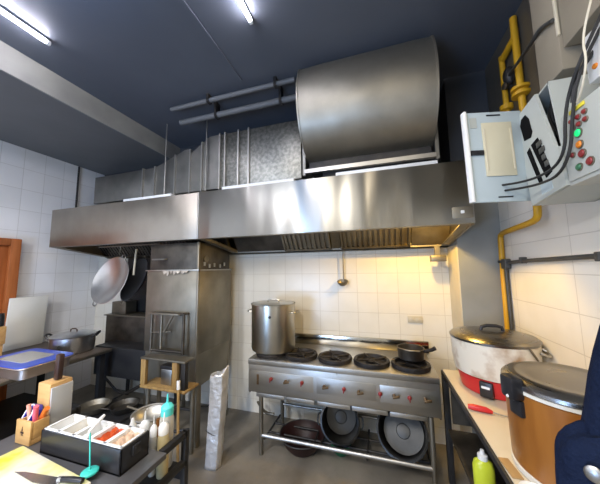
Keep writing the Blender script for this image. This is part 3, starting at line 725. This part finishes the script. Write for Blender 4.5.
# knife on the board
kn = thing('kitchen_knife', (-1.30, .755, .773), 'kitchen knife lying on the yellow stained cutting board', 'knife')
build('blade', MB().prism([(-1.485, .735, .7735), (-1.44, .748, .7735), (-1.24, .772, .7735), (-1.232, .735, .7735), (-1.34, .722, .7735)], (0, 0, .002)), 'blade', kn)
build('handle', MB().tube([(-1.236, .757, .784), (-1.19, .766, .785), (-1.145, .775, .784)], [.009, .011, .010], 10), 'black_plastic', kn)
build('collar', MB().rod((-1.248, .755, .782), (-1.232, .758, .783), .010), 'steel', kn)

# knife block + utensil box
kb = thing('knife_block', (-1.71, .96, .75), 'pale wooden knife block with acrylic side and a low utensil box', 'knife block')
build('tall_block', MB().box((-1.79, .950, .75), (-1.69, 1.055, 1.005), .006), 'wood', kb)
build('acrylic_window', MB().box((-1.691, .953, .775), (-1.680, 1.052, .985), .002), 'acrylic', kb, label='grey see-through acrylic side')
build('base_strip', MB().box((-1.793, .878, .75), (-1.672, 1.058, .775), .004), 'wood', kb)
bx_ = MB().box((-1.785, .872, .75), (-1.672, .884, .862), .004).box((-1.785, .884, .775), (-1.773, .950, .855), .003).box((-1.684, .884, .775), (-1.672, .950, .855), .003)
build('utensil_box', bx_, 'wood', kb)
build('burnt_logo', MB().prism([(-1.736, .8715, .815), (-1.726, .8715, .815), (-1.731, .8715, .835)], (0, -.001, 0)).box((-1.742, .8705, .802), (-1.720, .8715, .812)).box((-1.738, .8705, .794), (-1.724, .8715, .799)), 'knife_handle', kb, label='small dark burnt logo')
kf = thing('block_knife', (-1.72, 1.0, 1.006), 'kitchen knife with dark brown handle standing in the wooden block', 'knife')
build('handle', MB().box((-1.737, .985, 1.008), (-1.703, 1.015, 1.145), .008, RY(3)), 'knife_handle', kf)
build('bolster', MB().box((-1.732, .988, 1.003), (-1.726, 1.012, 1.014), .002), 'blade', kf)
def utensil(nm, pts, r, m, label, cat):
    return tag(build(nm, MB().tube(pts, r, 10, smooth=1), m), label, cat)
utensil('vegetable_peeler', [(-1.705, .915, .78), (-1.705, .905, .86), (-1.685, .895, .925)], .011, 'pink', 'pink handled peeler leaning in the wooden utensil box', 'peeler')
utensil('paring_knife', [(-1.71, .930, .78), (-1.695, .928, .86), (-1.655, .925, .905)], .012, 'orange', 'orange handled small knife leaning in the wooden utensil box', 'knife')
utensil('kitchen_spatula', [(-1.735, .905, .78), (-1.735, .90, .85), (-1.745, .895, .925)], .009, 'salmon', 'salmon coloured spatula handle in the wooden utensil box', 'spatula')
tp = thing('tape_roll', (-1.752, .915, .82), 'indigo round roll with pale rim standing in the wooden utensil box', 'roll')
build('roll', MB().lathe([(.042, -.018), (.050, -.016), (.050, .016), (.042, .018), (.036, .016), (.036, -.016)], (-1.752, .915, .862), (-.25, -.85, .45), 32, False, False), 'blue_dark', tp)
build('rim', MB().tube([Vector((-1.752, .915, .862)) + (Vector((-.25, -.85, .45)).normalized().to_track_quat('Z', 'Y').to_matrix() @ Vector((.046 * math.cos(a), .046 * math.sin(a), .018))) for a in [2 * PI * i / 28 for i in range(28)]], .0035, 6, True), 'white', tp)

# condiment box
cb = thing('condiment_box', (-1.33, .93, .75), 'long black condiment box with white trays on the prep table', 'box')
BX0, BX1, BY0, BY1, BZ0, BZ1 = -1.57, -1.062, .862, 1.00, .75, .858
mb = MB()
mb.box((BX0, BY0, BZ0), (BX1, BY1, BZ0 + .008)).box((BX0, BY0, BZ0), (BX1, BY0 + .008, BZ1 - .006), .002).box((BX0, BY1 - .008, BZ0), (BX1, BY1, BZ1 - .006), .002)
mb.box((BX0, BY0, BZ0), (BX0 + .008, BY1, BZ1 - .006), .002).box((BX1 - .008, BY0, BZ0), (BX1, BY1, BZ1 - .006), .002)
build('tub', mb, 'black_plastic', cb)
build('catch', MB().box((BX1, .91, .80), (BX1 + .012, .95, .84), .004), 'black_plastic', cb)
nW = 5; w_ = (BX1 - BX0 - .016) / nW
for i in range(nW):
    xa = BX0 + .008 + i * w_; xb = xa + w_; a0, b0 = BY0 + .006, BY1 - .006
    mb = MB(); zt = BZ1; zb_ = BZ1 - .07
    mb.box((xa, a0, zt - .006), (xa + .010, b0, zt), .001).box((xb - .010, a0, zt - .006), (xb, b0, zt), .001).box((xa, a0, zt - .006), (xb, a0 + .010, zt), .001).box((xa, b0 - .010, zt - .006), (xb, b0, zt), .001)
    mb.box((xa + .006, a0 + .006, zb_), (xa + .010, b0 - .006, zt - .004)).box((xb - .010, a0 + .006, zb_), (xb - .006, b0 - .006, zt - .004)).box((xa + .006, a0 + .006, zb_), (xb - .006, a0 + .010, zt - .004)).box((xa + .006, b0 - .010, zb_), (xb - .006, b0 - .006, zt - .004)).box((xa + .006, a0 + .006, zb_), (xb - .006, b0 - .006, zb_ + .004))
    t_ = build('tray', mb, 'white', cb)
    if i in (1, 3, 4):
        def fill(u, v, xa=xa, xb=xb, i=i):
            return (xa + .0105 + u * (xb - xa - .021), a0 + .0105 + v * (b0 - a0 - .021), zt - (.040 if i == 1 else .014) + .003 * math.sin(u * 9 + v * 14) + .002 * math.sin(v * 31 + u * 17))
        build('contents', MB().grid(fill, 14, 20), {1: 'cream', 3: 'chili', 4: 'minced'}[i], t_, label={1: 'pale seasoning', 3: 'red chili sauce', 4: 'pinkish minced garlic'}[i])
# white spoon across the tub
sn = thing('serving_spoon', (-1.25, .93, .86), 'white plastic spoon lying across the middle trays of the condiment box', 'spoon')
build('handle', MB().tube([(-1.318, .905, .858), (-1.325, .93, .866), (-1.332, .965, .88), (-1.336, .985, .888)], [.006, .007, .009, .006], 8), 'white', sn)
build('bowl', MB().ball((-1.314, .893, .850), .016, (1, 1.3, .35)), 'white', sn)
# teal receipt spike / pick stand
ts = thing('order_spike', (-1.19, .84, .751), 'teal order spike with round base beside the condiment box', 'spike')
build('base', MB().lathe([(.031, 0), (.031, .006), (.026, .010), (.008, .012)], (-1.178, .823, .7725), seg=28), 'teal', ts)
build('spike', MB().rod((-1.178, .823, .78), (-1.205, .833, .915), .0030), 'teal', ts)

# squeeze bottles and sieve on the shelf behind the table top
def squeeze(x, y, z, r, h, mbody, mcap, label, liquid=None):
    t = thing('squeeze_bottle', (x, y, z), label, 'bottle', 'squeeze bottles behind the prep table')
    build('body', MB().lathe([(r * .94, 0), (r, .008), (r, h * .86), (r * .8, h * .96), (r * .62, h)], (x, y, z), seg=28), mbody, t)
    c = build('cap', MB().lathe([(r * .90, h * .94), (r * .92, h + .022), (r * .6, h + .036), (r * .2, h + .042)], (x, y, z), seg=28), mcap, t)
    build('nozzle', MB().lathe([(r * .2, h + .040), (r * .1, h + .085)], (x, y, z), seg=12), mcap, c)
squeeze(-1.098, 1.14, .597, .034, .265, 'bottle_white', 'cap_teal', 'squeeze bottle with turquoise cap beside the condiment box')
squeeze(-1.062, 1.085, .597, .026, .205, 'bottle_oil', 'white', 'squeeze bottle of yellow oil with white cap, nearest the table frame corner')
squeeze(-1.20, 1.10, .597, .026, .185, 'bottle_white', 'white', 'white capped squeeze bottle in front of the round sieve')
squeeze(-1.115, 1.075, .597, .018, .19, 'bottle_white', 'white', 'slim white squeeze bottle between condiment box and oil bottle')
tag(build('vinegar_bottle', MB().lathe([(.022, 0), (.022, .13), (.010, .17), (.010, .21)], (-1.165, 1.15, .597), seg=18), 'amber'), 'slim amber bottle behind the white capped squeeze bottles', 'bottle')
tag(build('seasoning_shaker', MB().lathe([(.018, 0), (.018, .20), (.010, .222), (.006, .24)], (-1.255, 1.075, .597), seg=18), 'white'), 'small white nozzle bottle just behind the condiment box', 'bottle')
sv = thing('wire_sieve', (-1.31, 1.235, .597), 'round wire sieve standing behind the squeeze bottles', 'sieve')
cS = Vector((-1.31, 1.235, .597))
build('rim', MB().tube([cS + Vector((.095 * math.cos(a), .095 * math.sin(a), .178)) for a in [2 * PI * i / 36 for i in range(36)]], .006, 8, True), 'mesh_sieve', sv)
build('basket', MB().lathe([(.093, .176), (.085, .09), (.06, .012), (.03, .002)], cS, (0, 0, 1), 36, False), 'mesh_sieve', sv, solid=.002)
build('handle', MB().tube([cS + Vector((-.095, 0, .178)), cS + Vector((-.13, 0, .181)), cS + Vector((-.18, 0, .185))], .006, 8), 'steel_dull', sv)

# ------------------------------------------------------------------ right counter
rc = thing('right_counter', (.69, 1.2, 0), 'cream topped counter with black frame along the right wall', 'counter')
CX0 = .437; CZ = .80; CY1 = 2.30
build('top', MB().box((CX0 + .008, -.4, CZ - .022), (XR - .002, CY1, CZ), .003), 'cream', rc)
build('edge', MB().box((CX0 - .004, -.4, CZ - .036), (CX0 + .008, CY1, CZ - .004), .002).box((CX0 + .008, CY1, CZ - .036), (XR - .002, CY1 + .01, CZ - .004)), 'black_steel', rc)
for x, y in ((CX0 + .016, CY1 - .02), (CX0 + .016, .9), (XR - .03, CY1 - .02), (CX0 + .016, -.3)): build('leg', MB().box((x - .02, y - .02, 0), (x + .02, y + .02, CZ - .022), .002), 'black_steel', rc)
build('back_apron', MB().box((CX0 + .05, CY1 - .03, .42), (XR - .03, CY1 - .015, CZ - .03)), 'steel_dark', rc)
build('lower_shelf', MB().box((CX0 + .01, -.35, .36), (XR - .01, CY1 - .04, .385), .002), 'steel_dark', rc)
build('wall_panel', MB().box((XR - .03, -.3, .385), (XR - .015, CY1 - .05, CZ - .03)), 'steel_dark', rc)

# red and white rice cooker
cx, cy = .708, 2.05
rcook = thing('rice_cooker', (cx, cy, CZ), 'large stained white rice cooker with red base and steel lid', 'rice cooker')
build('base', MB().lathe([(.185, 0), (.195, .006), (.213, .10), (.205, .108), (.19, .11)], (cx, cy, CZ), seg=56), 'red', rcook)
build('body', MB().lathe([(.205, .105), (.226, .112), (.238, .20), (.242, .315), (.236, .32)], (cx, cy, CZ), seg=56), 'rc_white', rcook)
ldp = build('lid', MB().lathe([(.246, .318), (.247, .330), (.232, .343), (.15, .362), (.05, .370), (.01, .371)], (cx, cy, CZ), seg=56), 'lid_grey', rcook)
build('lid_handle', MB().tube([(cx - .065, cy - .01, CZ + .365), (cx - .055, cy - .01, CZ + .40), (cx + .055, cy - .01, CZ + .40), (cx + .065, cy - .01, CZ + .365)], .011, 10, smooth=1), 'black_plastic', ldp)
SWR = RZ(-32)
sw = build('switch_box', MB().box((cx - .034, cy - .232, CZ + .010), (cx + .034, cy - .185, CZ + .098), .006).rotate(SWR, (cx, cy, CZ)), 'black_plastic', rcook)
build('switch_lever', MB().box((cx - .022, cy - .238, CZ + .062), (cx + .022, cy - .228, CZ + .076), .003).rotate(SWR, (cx, cy, CZ)), 'white', sw)
for a in (-.52,):
    u = Vector((math.cos(a), math.sin(a), 0)); w = Vector((-u.y, u.x, 0)); b = Vector((cx, cy, CZ + .285)) + u * .239
    build('side_handle', MB().tube([b - w * .055, b - w * .05 + u * .035 - Vector((0, 0, .02)), b + w * .05 + u * .035 - Vector((0, 0, .02)), b + w * .055], .009, 8, smooth=2), 'steel', rcook)
build('lid_latch', MB().tube([(cx + .10, cy - .222, CZ + .325), (cx + .115, cy - .222, CZ + .30), (cx + .15, cy - .196, CZ + .25)], .006, 8), 'steel_dull', rcook)

# brown rice warmer
cx, cy = .686, 1.292
bw = thing('rice_warmer', (cx, cy, CZ), 'big brown wood-grain rice warmer with grey lid, nearest on the right counter', 'rice warmer')
build('foot_ring', MB().lathe([(.18, 0), (.196, .005), (.196, .022), (.19, .024)], (cx, cy, CZ), seg=56), 'lid_rim', bw)
build('body', MB().lathe([(.190, .022), (.193, .03), (.199, .306), (.195, .310)], (cx, cy, CZ), seg=56), 'rc_brown', bw)
build('rim_ring', MB().lathe([(.197, .310), (.204, .313), (.204, .325), (.196, .327)], (cx, cy, CZ), seg=56), 'lid_rim', bw)
ld2 = build('lid', MB().lathe([(.203, .326), (.208, .331), (.206, .343), (.190, .356), (.165, .364), (.153, .360), (.12, .359), (.01, .362)], (cx, cy, CZ), seg=56), 'lid_grey', bw)
hb = MB()
hb.box((cx - .242, cy - .032, CZ + .288), (cx - .190, cy + .032, CZ + .372), .012).rotate(RZ(16), (cx, cy, CZ))
ht = build('hinge_handle', hb, 'black_plastic', bw)
build('hinge_post', MB().box((cx - .212, cy - .026, CZ + .225), (cx - .190, cy + .030, CZ + .285), .006).rotate(RZ(16), (cx, cy, CZ)), 'black_plastic', bw)
build('button', MB().lathe([(.006, 0), (.005, .003)], Vector((cx, cy, CZ)) + RZ(16) @ Vector((-.242, -.008, .30)), RZ(16) @ Vector((-1, 0, 0)), 16), 'white', ht)

# red screwdriver
sdv = thing('screwdriver', (.5, 1.69, CZ), 'red handled screwdriver lying on the cream counter between the two cookers', 'screwdriver')
build('handle', MB().tube([(.447, 1.712, CZ + .017), (.47, 1.708, CZ + .017), (.53, 1.692, CZ + .017), (.555, 1.686, CZ + .012)], [.012, .016, .015, .008], 10), 'red', sdv)
build('shaft', MB().rod((.553, 1.6865, CZ + .012), (.645, 1.664, CZ + .005), .0035), 'steel', sdv)

# cleaning bottle on the lower shelf
bx0, by0 = .500, 1.72
cbt = thing('soap_bottle', (bx0, by0, .385), 'bottle of lime yellow dish soap with pale cap under the right counter', 'bottle')
build('body', MB().lathe([(.046, 0), (.051, .01), (.051, .125), (.044, .150), (.022, .165)], (bx0, by0, .385), seg=28, sy=.75), 'lime', cbt)
build('cap', MB().lathe([(.024, .163), (.024, .185), (.012, .19), (.009, .21)], (bx0, by0, .385), seg=20), 'white', cbt)

# navy bag in front of the warmer, metal dish
ng = thing('cloth_bag', (.60, .93, CZ), 'navy blue cloth bag standing in front of the brown rice warmer', 'bag')
def bag(u, v):
    a = u * 2 * PI
    rx = .150 * (1 - .10 * v) * (1 + .035 * math.sin(3 * a + 4 * v) + .025 * math.sin(7 * a + 9 * v)); ry = .080 * (1 - .15 * v) * (1 + .05 * math.sin(4 * a + 2))
    k = 1 if v < .8 else math.sqrt(max(0, 1 - ((v - .8) / .2) ** 2)) * .75 + .25
    if v < .06: k *= .9
    return (.585 + .02 * v + rx * k * math.cos(a), .955 + ry * k * math.sin(a), CZ + .002 + .35 * v + .012 * math.sin(3 * a + 1) * v)
mb = MB().grid(bag, 44, 24, True)
vs_ = list(mb.bm.verts); mb.bm.faces.new([vs_[i * 24] for i in range(44)]); mb.bm.faces.new([vs_[i * 24 + 23] for i in range(44)])
build('body', mb, 'navy', ng)
build('gathered_neck', MB().tube([(.615, .96, CZ + .26), (.618, .965, CZ + .38), (.635, .97, CZ + .50), (.675, .975, CZ + .64)], [.11, .070, .058, .050], 16, smooth=1), 'navy', ng)
build('strap', MB().tube([(.53, .887, CZ + .10), (.515, .885, CZ + .22), (.55, .887, CZ + .29), (.605, .905, CZ + .34)], .011, 8, smooth=2), 'navy', ng)
build('round_patch', MB().lathe([(.019, 0), (.019, .005), (.015, .008)], (.503, .888, CZ + .268), (-.6, -.85, .1), 24), 'alu', ng, label='pale grey round patch')
tag(build('paper_plate', MB().lathe([(.03, 0), (.034, .004), (.046, .014), (.048, .016), (.043, .014), (.03, .006)], (.489, 1.155, CZ), seg=32), 'white'),
    'white plate at the foot of the brown rice warmer', 'plate')
tag(build('cardboard_piece', MB().box((.445, 1.225, CZ), (.482, 1.33, CZ + .006), .001, RZ(4)), 'card'), 'brown cardboard scrap on the counter beside the brown rice warmer', 'cardboard')

# ------------------------------------------------------------------ electrical panels
TILT = RX(-6.5)
PB = Vector((.72, 1.36, 1.89))
ep = thing('electrical_cabinet', tuple(PB), 'grey electrical cabinet with black cutouts and open blue-grey door on the right wall', 'electrical cabinet')
BY0_, BY1_, BZ0_, BZ1_ = 1.225, 1.465, 1.895, 2.375
mb = MB()
mb.box((.735, BY0_, BZ0_), (.955, BY0_ + .008, BZ1_)).box((.735, BY1_ - .008, BZ0_), (.955, BY1_, BZ1_)).box((.735, BY0_, BZ0_), (.955, BY1_, BZ0_ + .008)).box((.735, BY0_, BZ1_ - .008), (.955, BY1_, BZ1_)).box((.94, BY0_, BZ0_), (.955, BY1_, BZ1_))
build('case', mb.rotate(TILT, PB), 'panel_grey', ep)
# cover plate with notch (top near corner left open)
cov = MB().prism([(.72, BY0_, BZ0_), (.72, BY1_, BZ0_), (.72, BY1_, BZ1_), (.72, BY1_ - .17, BZ1_), (.72, BY0_ + .015, BZ0_ + .17), (.72, BY0_, BZ0_ + .17)], (.012, 0, 0))
build('cover', cov.rotate(TILT, PB), 'panel_grey', ep)
hexa = [(1.475, 2.305), (1.455, 2.335), (1.425, 2.335), (1.405, 2.30), (1.405, 2.225), (1.43, 2.205), (1.47, 2.225)]
def cut(poly, nm, m='void'):
    build(nm, MB().prism([(.717, y, z) for y, z in poly], (.004, 0, 0)).rotate(TILT, PB), m, ep)
cut([(1.437, 2.31), (1.42, 2.335), (1.385, 2.335), (1.365, 2.30), (1.358, 2.225), (1.375, 2.205), (1.425, 2.22)], 'cutout')
cut([(1.423, 2.155), (1.397, 2.165), (1.353, 1.975), (1.375, 1.965)], 'cutout')
cut([(1.383, 2.17), (1.33, 2.175), (1.283, 1.985), (1.325, 1.975)], 'breaker_slot')
brk = MB()
for k in range(4): brk.box((.714, 1.290 + k * .003 + .008 * (k % 2), 2.02 + k * .036), (.7182, 1.314 + k * .010, 2.045 + k * .036), .002)
build('breaker', brk.rotate(TILT, PB), 'conduit', ep)
wires = MB()
for k in range(5):
    y = 1.25 + k * .02
    wires.tube([(.80, y, 2.36), (.775, y + .01, 2.27), (.79, y - .012, 2.17), (.80, y, 2.08)], .006, 6, smooth=2)
build('wiring', wires.rotate(TILT, PB), 'cable', ep)
build('inner_back', MB().box((.86, BY0_ + .012, BZ0_ + .012), (.872, BY1_ - .012, BZ1_ - .012)).rotate(TILT, PB), 'void', ep)
lbl = MB().box((.7185, 1.30, 1.915), (.7205, 1.375, 1.965))
build('type_plate', lbl.rotate(TILT, PB), 'panel_blue', ep)
# open door, facing the room
DYP = 1.488
DR = RZ(15.0) @ RY(-1.0); DPV = Vector((.735, DYP, 2.0))
dr = build('door', MB().box((.452, DYP, 1.915), (.735, DYP + .014, 2.385), .003).rotate(DR, DPV), 'panel_blue', ep)
build('door_edge', MB().box((.440, DYP - .016, 1.915), (.454, DYP + .014, 2.385), .003).rotate(DR, DPV), 'white', dr)
build('document_sheet', MB().box((.528, DYP - .006, 2.045), (.675, DYP - .001, 2.325), .001).rotate(DR, DPV), 'paper', dr)
for x in (.538, .667): build('sheet_rail', MB().box((x - .003, DYP - .009, 2.075), (x + .003, DYP - .006, 2.29)).rotate(DR, DPV), 'cream_tone', dr)
build('latch', MB().box((.462, DYP - .010, 2.155), (.525, DYP - .001, 2.180), .002).rotate(DR, DPV), 'black_plastic', dr)
for (xa, za) in ((.575, 1.935), (.56, 2.362)): build('vent_slot', MB().box((xa, DYP - .002, za), (xa + .07, DYP + .001, za + .007)).rotate(DR, DPV), 'black_plastic', dr)
build('sticker', MB().box((.474, DYP - .0025, 2.30), (.508, DYP - .0005, 2.355)).rotate(DR, DPV), 'panel_grey', dr)
# cut cable ends crossing the door
cab = thing('power_cables', (.64, 1.1, 1.95), 'bundle of black power cables looping down across the electrical cabinet', 'cable')
build('cable', MB().tube([(.80, .985, 2.56), (.705, 1.05, 2.321), (.70, 1.118, 2.24), (.695, 1.151, 2.143), (.692, 1.158, 2.04), (.69, 1.215, 1.985), (.672, 1.31, 1.975), (.645, 1.40, 1.985), (.60, 1.463, 1.998)], .0055, 8, smooth=2), 'cable', cab)
build('cable', MB().tube([(.83, .99, 2.56), (.705, 1.078, 2.285), (.70, 1.125, 2.126), (.695, 1.14, 2.017), (.69, 1.204, 1.945), (.675, 1.31, 1.945), (.65, 1.40, 1.958), (.615, 1.455, 1.968)], .0055, 8, smooth=2), 'cable', cab)
build('cable', MB().tube([(.86, 1.03, 2.56), (.78, 1.07, 2.38), (.71, 1.10, 2.27), (.705, 1.12, 2.19)], .0065, 8, smooth=2), 'cable', cab)
tag(build('cream_cable', MB().tube([(.80, 1.0, 2.75), (.71, 1.0, 2.467), (.70, 1.037, 2.363), (.70, 1.029, 2.282), (.70, 1.065, 2.2), (.708, 1.105, 2.178)], .0035, 8, smooth=2), 'cable_w'),
    'thin cream cable running down the right wall to the control box', 'cable')

# control box with buttons
PC = Vector((.72, 1.10, 1.9))
cbx = thing('control_box', tuple(PC), 'grey control box with coloured push buttons, one lit green, on the right wall', 'control box')
build('case', MB().box((.722, .90, 1.90), (.9595, 1.215, 2.185), .006), 'panel_grey', cbx)
build('face_plate', MB().box((.716, .915, 1.915), (.7225, 1.205, 2.178), .002), 'panel_grey', cbx)
def btn(y, z, r, m, lab):
    b_ = build('push_button', MB().lathe([(r, 0), (r, .004), (r * .8, .007), (r * .3, .008)], (.714, y, z), (-1, 0, 0), 20), m, cbx, label=lab)
    build('bezel', MB().lathe([(r * 1.25, -.004), (r * 1.25, .002), (r, .003)], (.7145, y, z), (-1, 0, 0), 20), 'steel_dull', b_)
btn(1.126, 2.074, .0135, 'lit_green', 'lit bright green button')
btn(1.127, 2.031, .0125, 'btn_orange', 'orange button')
btn(1.121, 1.994, .0135, 'btn_red', None); btn(1.092, 1.954, .0135, 'btn_red', None)
btn(1.142, 1.952, .0120, 'btn_green', 'dark green button'); btn(1.165, 2.007, .009, 'btn_red', None)
for (y, z) in ((1.151, 2.131), (1.117, 2.130), (1.088, 2.133), (1.146, 2.104), (1.117, 2.103), (1.088, 2.105)): btn(y, z, .0085, 'btn_red', None)
build('yellow_strip', MB().box((.711, 1.085, 2.158), (.7165, 1.155, 2.172), .001), 'yellow_tag', cbx, label='yellow strip')

# white distribution box, upper right
wbx = thing('distribution_box', (.86, 1.0, 2.22), 'white distribution box with orange mark at the right edge above the control box', 'box')
build('case', MB().box((.752, .80, 2.24), (.955, 1.115, 2.42), .006), 'white', wbx)
build('orange_mark', MB().lathe([(.010, 0), (.008, .005)], (.752, 1.076, 2.285), (-1, 0, 0), 16), 'btn_orange', wbx)
# beige trunking on the wall above the panels
t1 = thing('wall_trunking', (.88, 1.5, 2.42), 'beige boxed-in trunking rising above the electrical cabinet', 'trunking')
build('box', MB().box((.80, 1.30, 2.44), (.958, 1.46, ZC - .002), .006), 'beige_wall', t1)
build('edge_highlight', MB().box((.796, 1.292, 2.60), (.806, 1.304, ZC - .004), .002), 'cream_tone', t1)  # edge highlight of the trunking painted as a pale strip
t2 = thing('junction_box', (.86, 1.15, 2.50), 'beige wall box with round dark knockout above the white distribution box', 'box')
build('case', MB().box((.806, 1.02, 2.53), (.957, 1.288, ZC - .003), .005), 'beige_wall', t2)
build('knockout', MB().lathe([(.035, 0), (.035, .02)], (.875, 1.15, 2.515), (0, 0, 1), 20), 'dark_metal', t2)
build('outlet_pipe', MB().rod((.90, 1.22, 2.43), (.90, 1.22, 2.53), .022), 'beige_wall', t2)
tag(build('hanging_cable', MB().tube([(.94, 2.0, 2.84), (.91, 1.95, 2.90), (.86, 1.72, 2.815), (.79, 1.445, 2.72), (.785, 1.38, 2.72), (.787, 1.30, 2.68)], .009, 8, smooth=2), 'conduit'),
    'grey cable sagging from the yellow pipes to the beige trunking', 'cable')

# yellow gas pipes
gp = thing('gas_pipe', (.92, 2.36, .80), 'yellow gas pipe running up the right corner and bending behind the cabinet', 'pipe')
build('pipe', MB().tube([(.925, 2.365, CZ + .02), (.925, 2.365, 1.0), (.935, 2.365, 1.80), (.935, 2.345, 1.85), (.93, 2.22, 1.855), (.915, 1.88, 1.862), (.905, 1.80, 1.875), (.905, 1.79, 1.93), (.905, 1.79, 2.50)], .019, 12, smooth=1), 'gas', gp)
for z in (1.03, 1.62): build('clamp', MB().lathe([(.024, 0), (.026, .01), (.024, .02)], (.93, 2.365, z), seg=16), 'dark_metal', gp)
gp2 = thing('gas_riser', (.93, 1.87, 2.5), 'yellow gas riser with round flange coupling above the open cabinet door', 'pipe')
build('pipe', MB().rod((.93, 1.87, 2.45), (.93, 1.87, 3.24), .020), 'gas', gp2)
build('flange', MB().lathe([(.024, 0), (.052, .004), (.052, .022), (.030, .026), (.030, .04), (.052, .044), (.052, .062), (.024, .07)], (.93, 1.87, 2.68), seg=24), 'gas', gp2)
build('elbow', MB().tube([(.93, 1.87, 3.10), (.93, 1.92, 3.10), (.93, 2.04, 3.09)], .022, 10), 'gas', gp2)
gp3 = thing('gas_riser', (.92, 2.06, 2.5), 'thinner yellow gas riser left of the flanged one beside the dark pier', 'pipe')
build('pipe', MB().rod((.93, 2.06, 2.45), (.93, 2.06, 3.12), .018), 'gas', gp3)
build('coupling', MB().lathe([(.022, 0), (.040, .006), (.040, .04), (.022, .05)], (.93, 2.06, 2.70), seg=20), 'gas', gp3)
rgl = thing('gas_regulator', (.92, 1.96, 2.9), 'dark gas regulator between the two yellow risers', 'regulator')
build('body', MB().ball((.92, 1.965, 2.90), .05, (.7, .8, 1.3)).rod((.93, 1.891, 2.86), (.93, 2.041, 2.86), .012), 'dark_metal', rgl)
build('gauge', MB().lathe([(.022, 0), (.022, .012)], (.885, 1.95, 2.82), (-1, 0, 0), 18), 'steel', rgl)

# grey conduit on the right wall
gc = thing('grey_conduit', (.93, 1.9, 1.03), 'dark grey conduit along the right tiles turning down the corner', 'pipe')
build('pipe', MB().tube([(.94, .80, 1.645), (.94, 1.46, 1.636), (.94, 2.28, 1.626), (.94, 2.33, 1.60), (.94, 2.335, 1.52), (.938, 2.33, CZ + .02)], .013, 10, smooth=1), 'conduit', gc)
build('elbow_box', MB().box((.918, 2.285, 1.575), (.958, 2.365, 1.65), .006), 'conduit', gc)
for y in (1.45, 2.08): build('clip', MB().box((.92, y - .012, 1.612), (.958, y + .012, 1.655), .004), 'conduit', gc)
tag(build('wall_bracket', MB().box((.925, 1.395, 1.30), (.958, 1.425, 1.40), .004).box((.90, 1.395, 1.385), (.958, 1.43, 1.40), .003), 'dark_metal'), 'small dark bracket on the right tiles at the picture edge', 'bracket')

# ------------------------------------------------------------------ lights
def area(name, loc, rot, sx, sy, col, e):
    l = bpy.data.lights.new(name, 'AREA'); l.shape = 'RECTANGLE'; l.size = sx; l.size_y = sy; l.color = col; l.energy = e
    o = bpy.data.objects.new(name, l); COL.objects.link(o); o.location = loc; o.rotation_euler = rot; return o
# the room's other ceiling tubes, behind the camera
area('tube_light_rear', (-.6, -1.0, 3.2), (0, 0, 0), .06, 1.2, (1., .93, .83), 52)
area('tube_light_rear', (-2.2, -1.2, 3.0), (0, 0, 0), .06, 1.2, (.98, .97, 1.), 82)
area('tube_light_right', (.25, .0, 3.2), (0, 0, 0), .06, 1.2, (1., .86, .66), 7)
# daylight from the doorway behind the camera
area('doorway_daylight', (-1.9, YF + .03, 1.3), (math.radians(125), 0, 0), 1.2, 2.0, (.35, .58, 1.), 110)
area('blue_ceiling_fill', (-1.5, -.45, 2.3), (math.radians(172), 0, 0), .7, .7, (.25, .5, 1.), 34).data.spread = math.radians(95)  # added blue fill, out of view, aimed up to tint the ceiling
p = bpy.data.lights.new('hood_lamp_light', 'POINT'); p.energy = 24; p.color = (1., .62, .14); p.shadow_soft_size = .035
o = bpy.data.objects.new('hood_lamp_light', p); COL.objects.link(o); o.location = (.34, 2.16, 2.045)

w = bpy.data.worlds.new('world'); sc.world = w; w.use_nodes = True
w.node_tree.nodes['Background'].inputs[0].default_value = (.02, .025, .03, 1); w.node_tree.nodes['Background'].inputs[1].default_value = 1.

# ------------------------------------------------------------------ camera
yaw, pitch, roll, F = .298835, .104700, -.0143098, 251.53
cam = bpy.data.cameras.new('camera'); co = bpy.data.objects.new('camera', cam); COL.objects.link(co)
cam.sensor_fit = 'HORIZONTAL'; cam.sensor_width = 36; cam.lens = F / 600 * 36; cam.clip_start = .02
f = Vector((-math.sin(yaw) * math.cos(pitch), math.cos(yaw) * math.cos(pitch), math.sin(pitch)))
rt = Vector((math.cos(yaw), math.sin(yaw), 0)); up = rt.cross(f)
r2 = rt * math.cos(roll) + up * math.sin(roll); u2 = -rt * math.sin(roll) + up * math.cos(roll)
co.matrix_world = Matrix(((r2.x, u2.x, -f.x, 0), (r2.y, u2.y, -f.y, 0), (r2.z, u2.z, -f.z, 1.6), (0, 0, 0, 1)))
sc.camera = co
vs = sc.view_settings
sc.display_settings.display_device = 'sRGB'
vs.view_transform = 'Standard'; vs.look = 'None'; vs.exposure = .58; vs.gamma = 1.; vs.use_curve_mapping = False
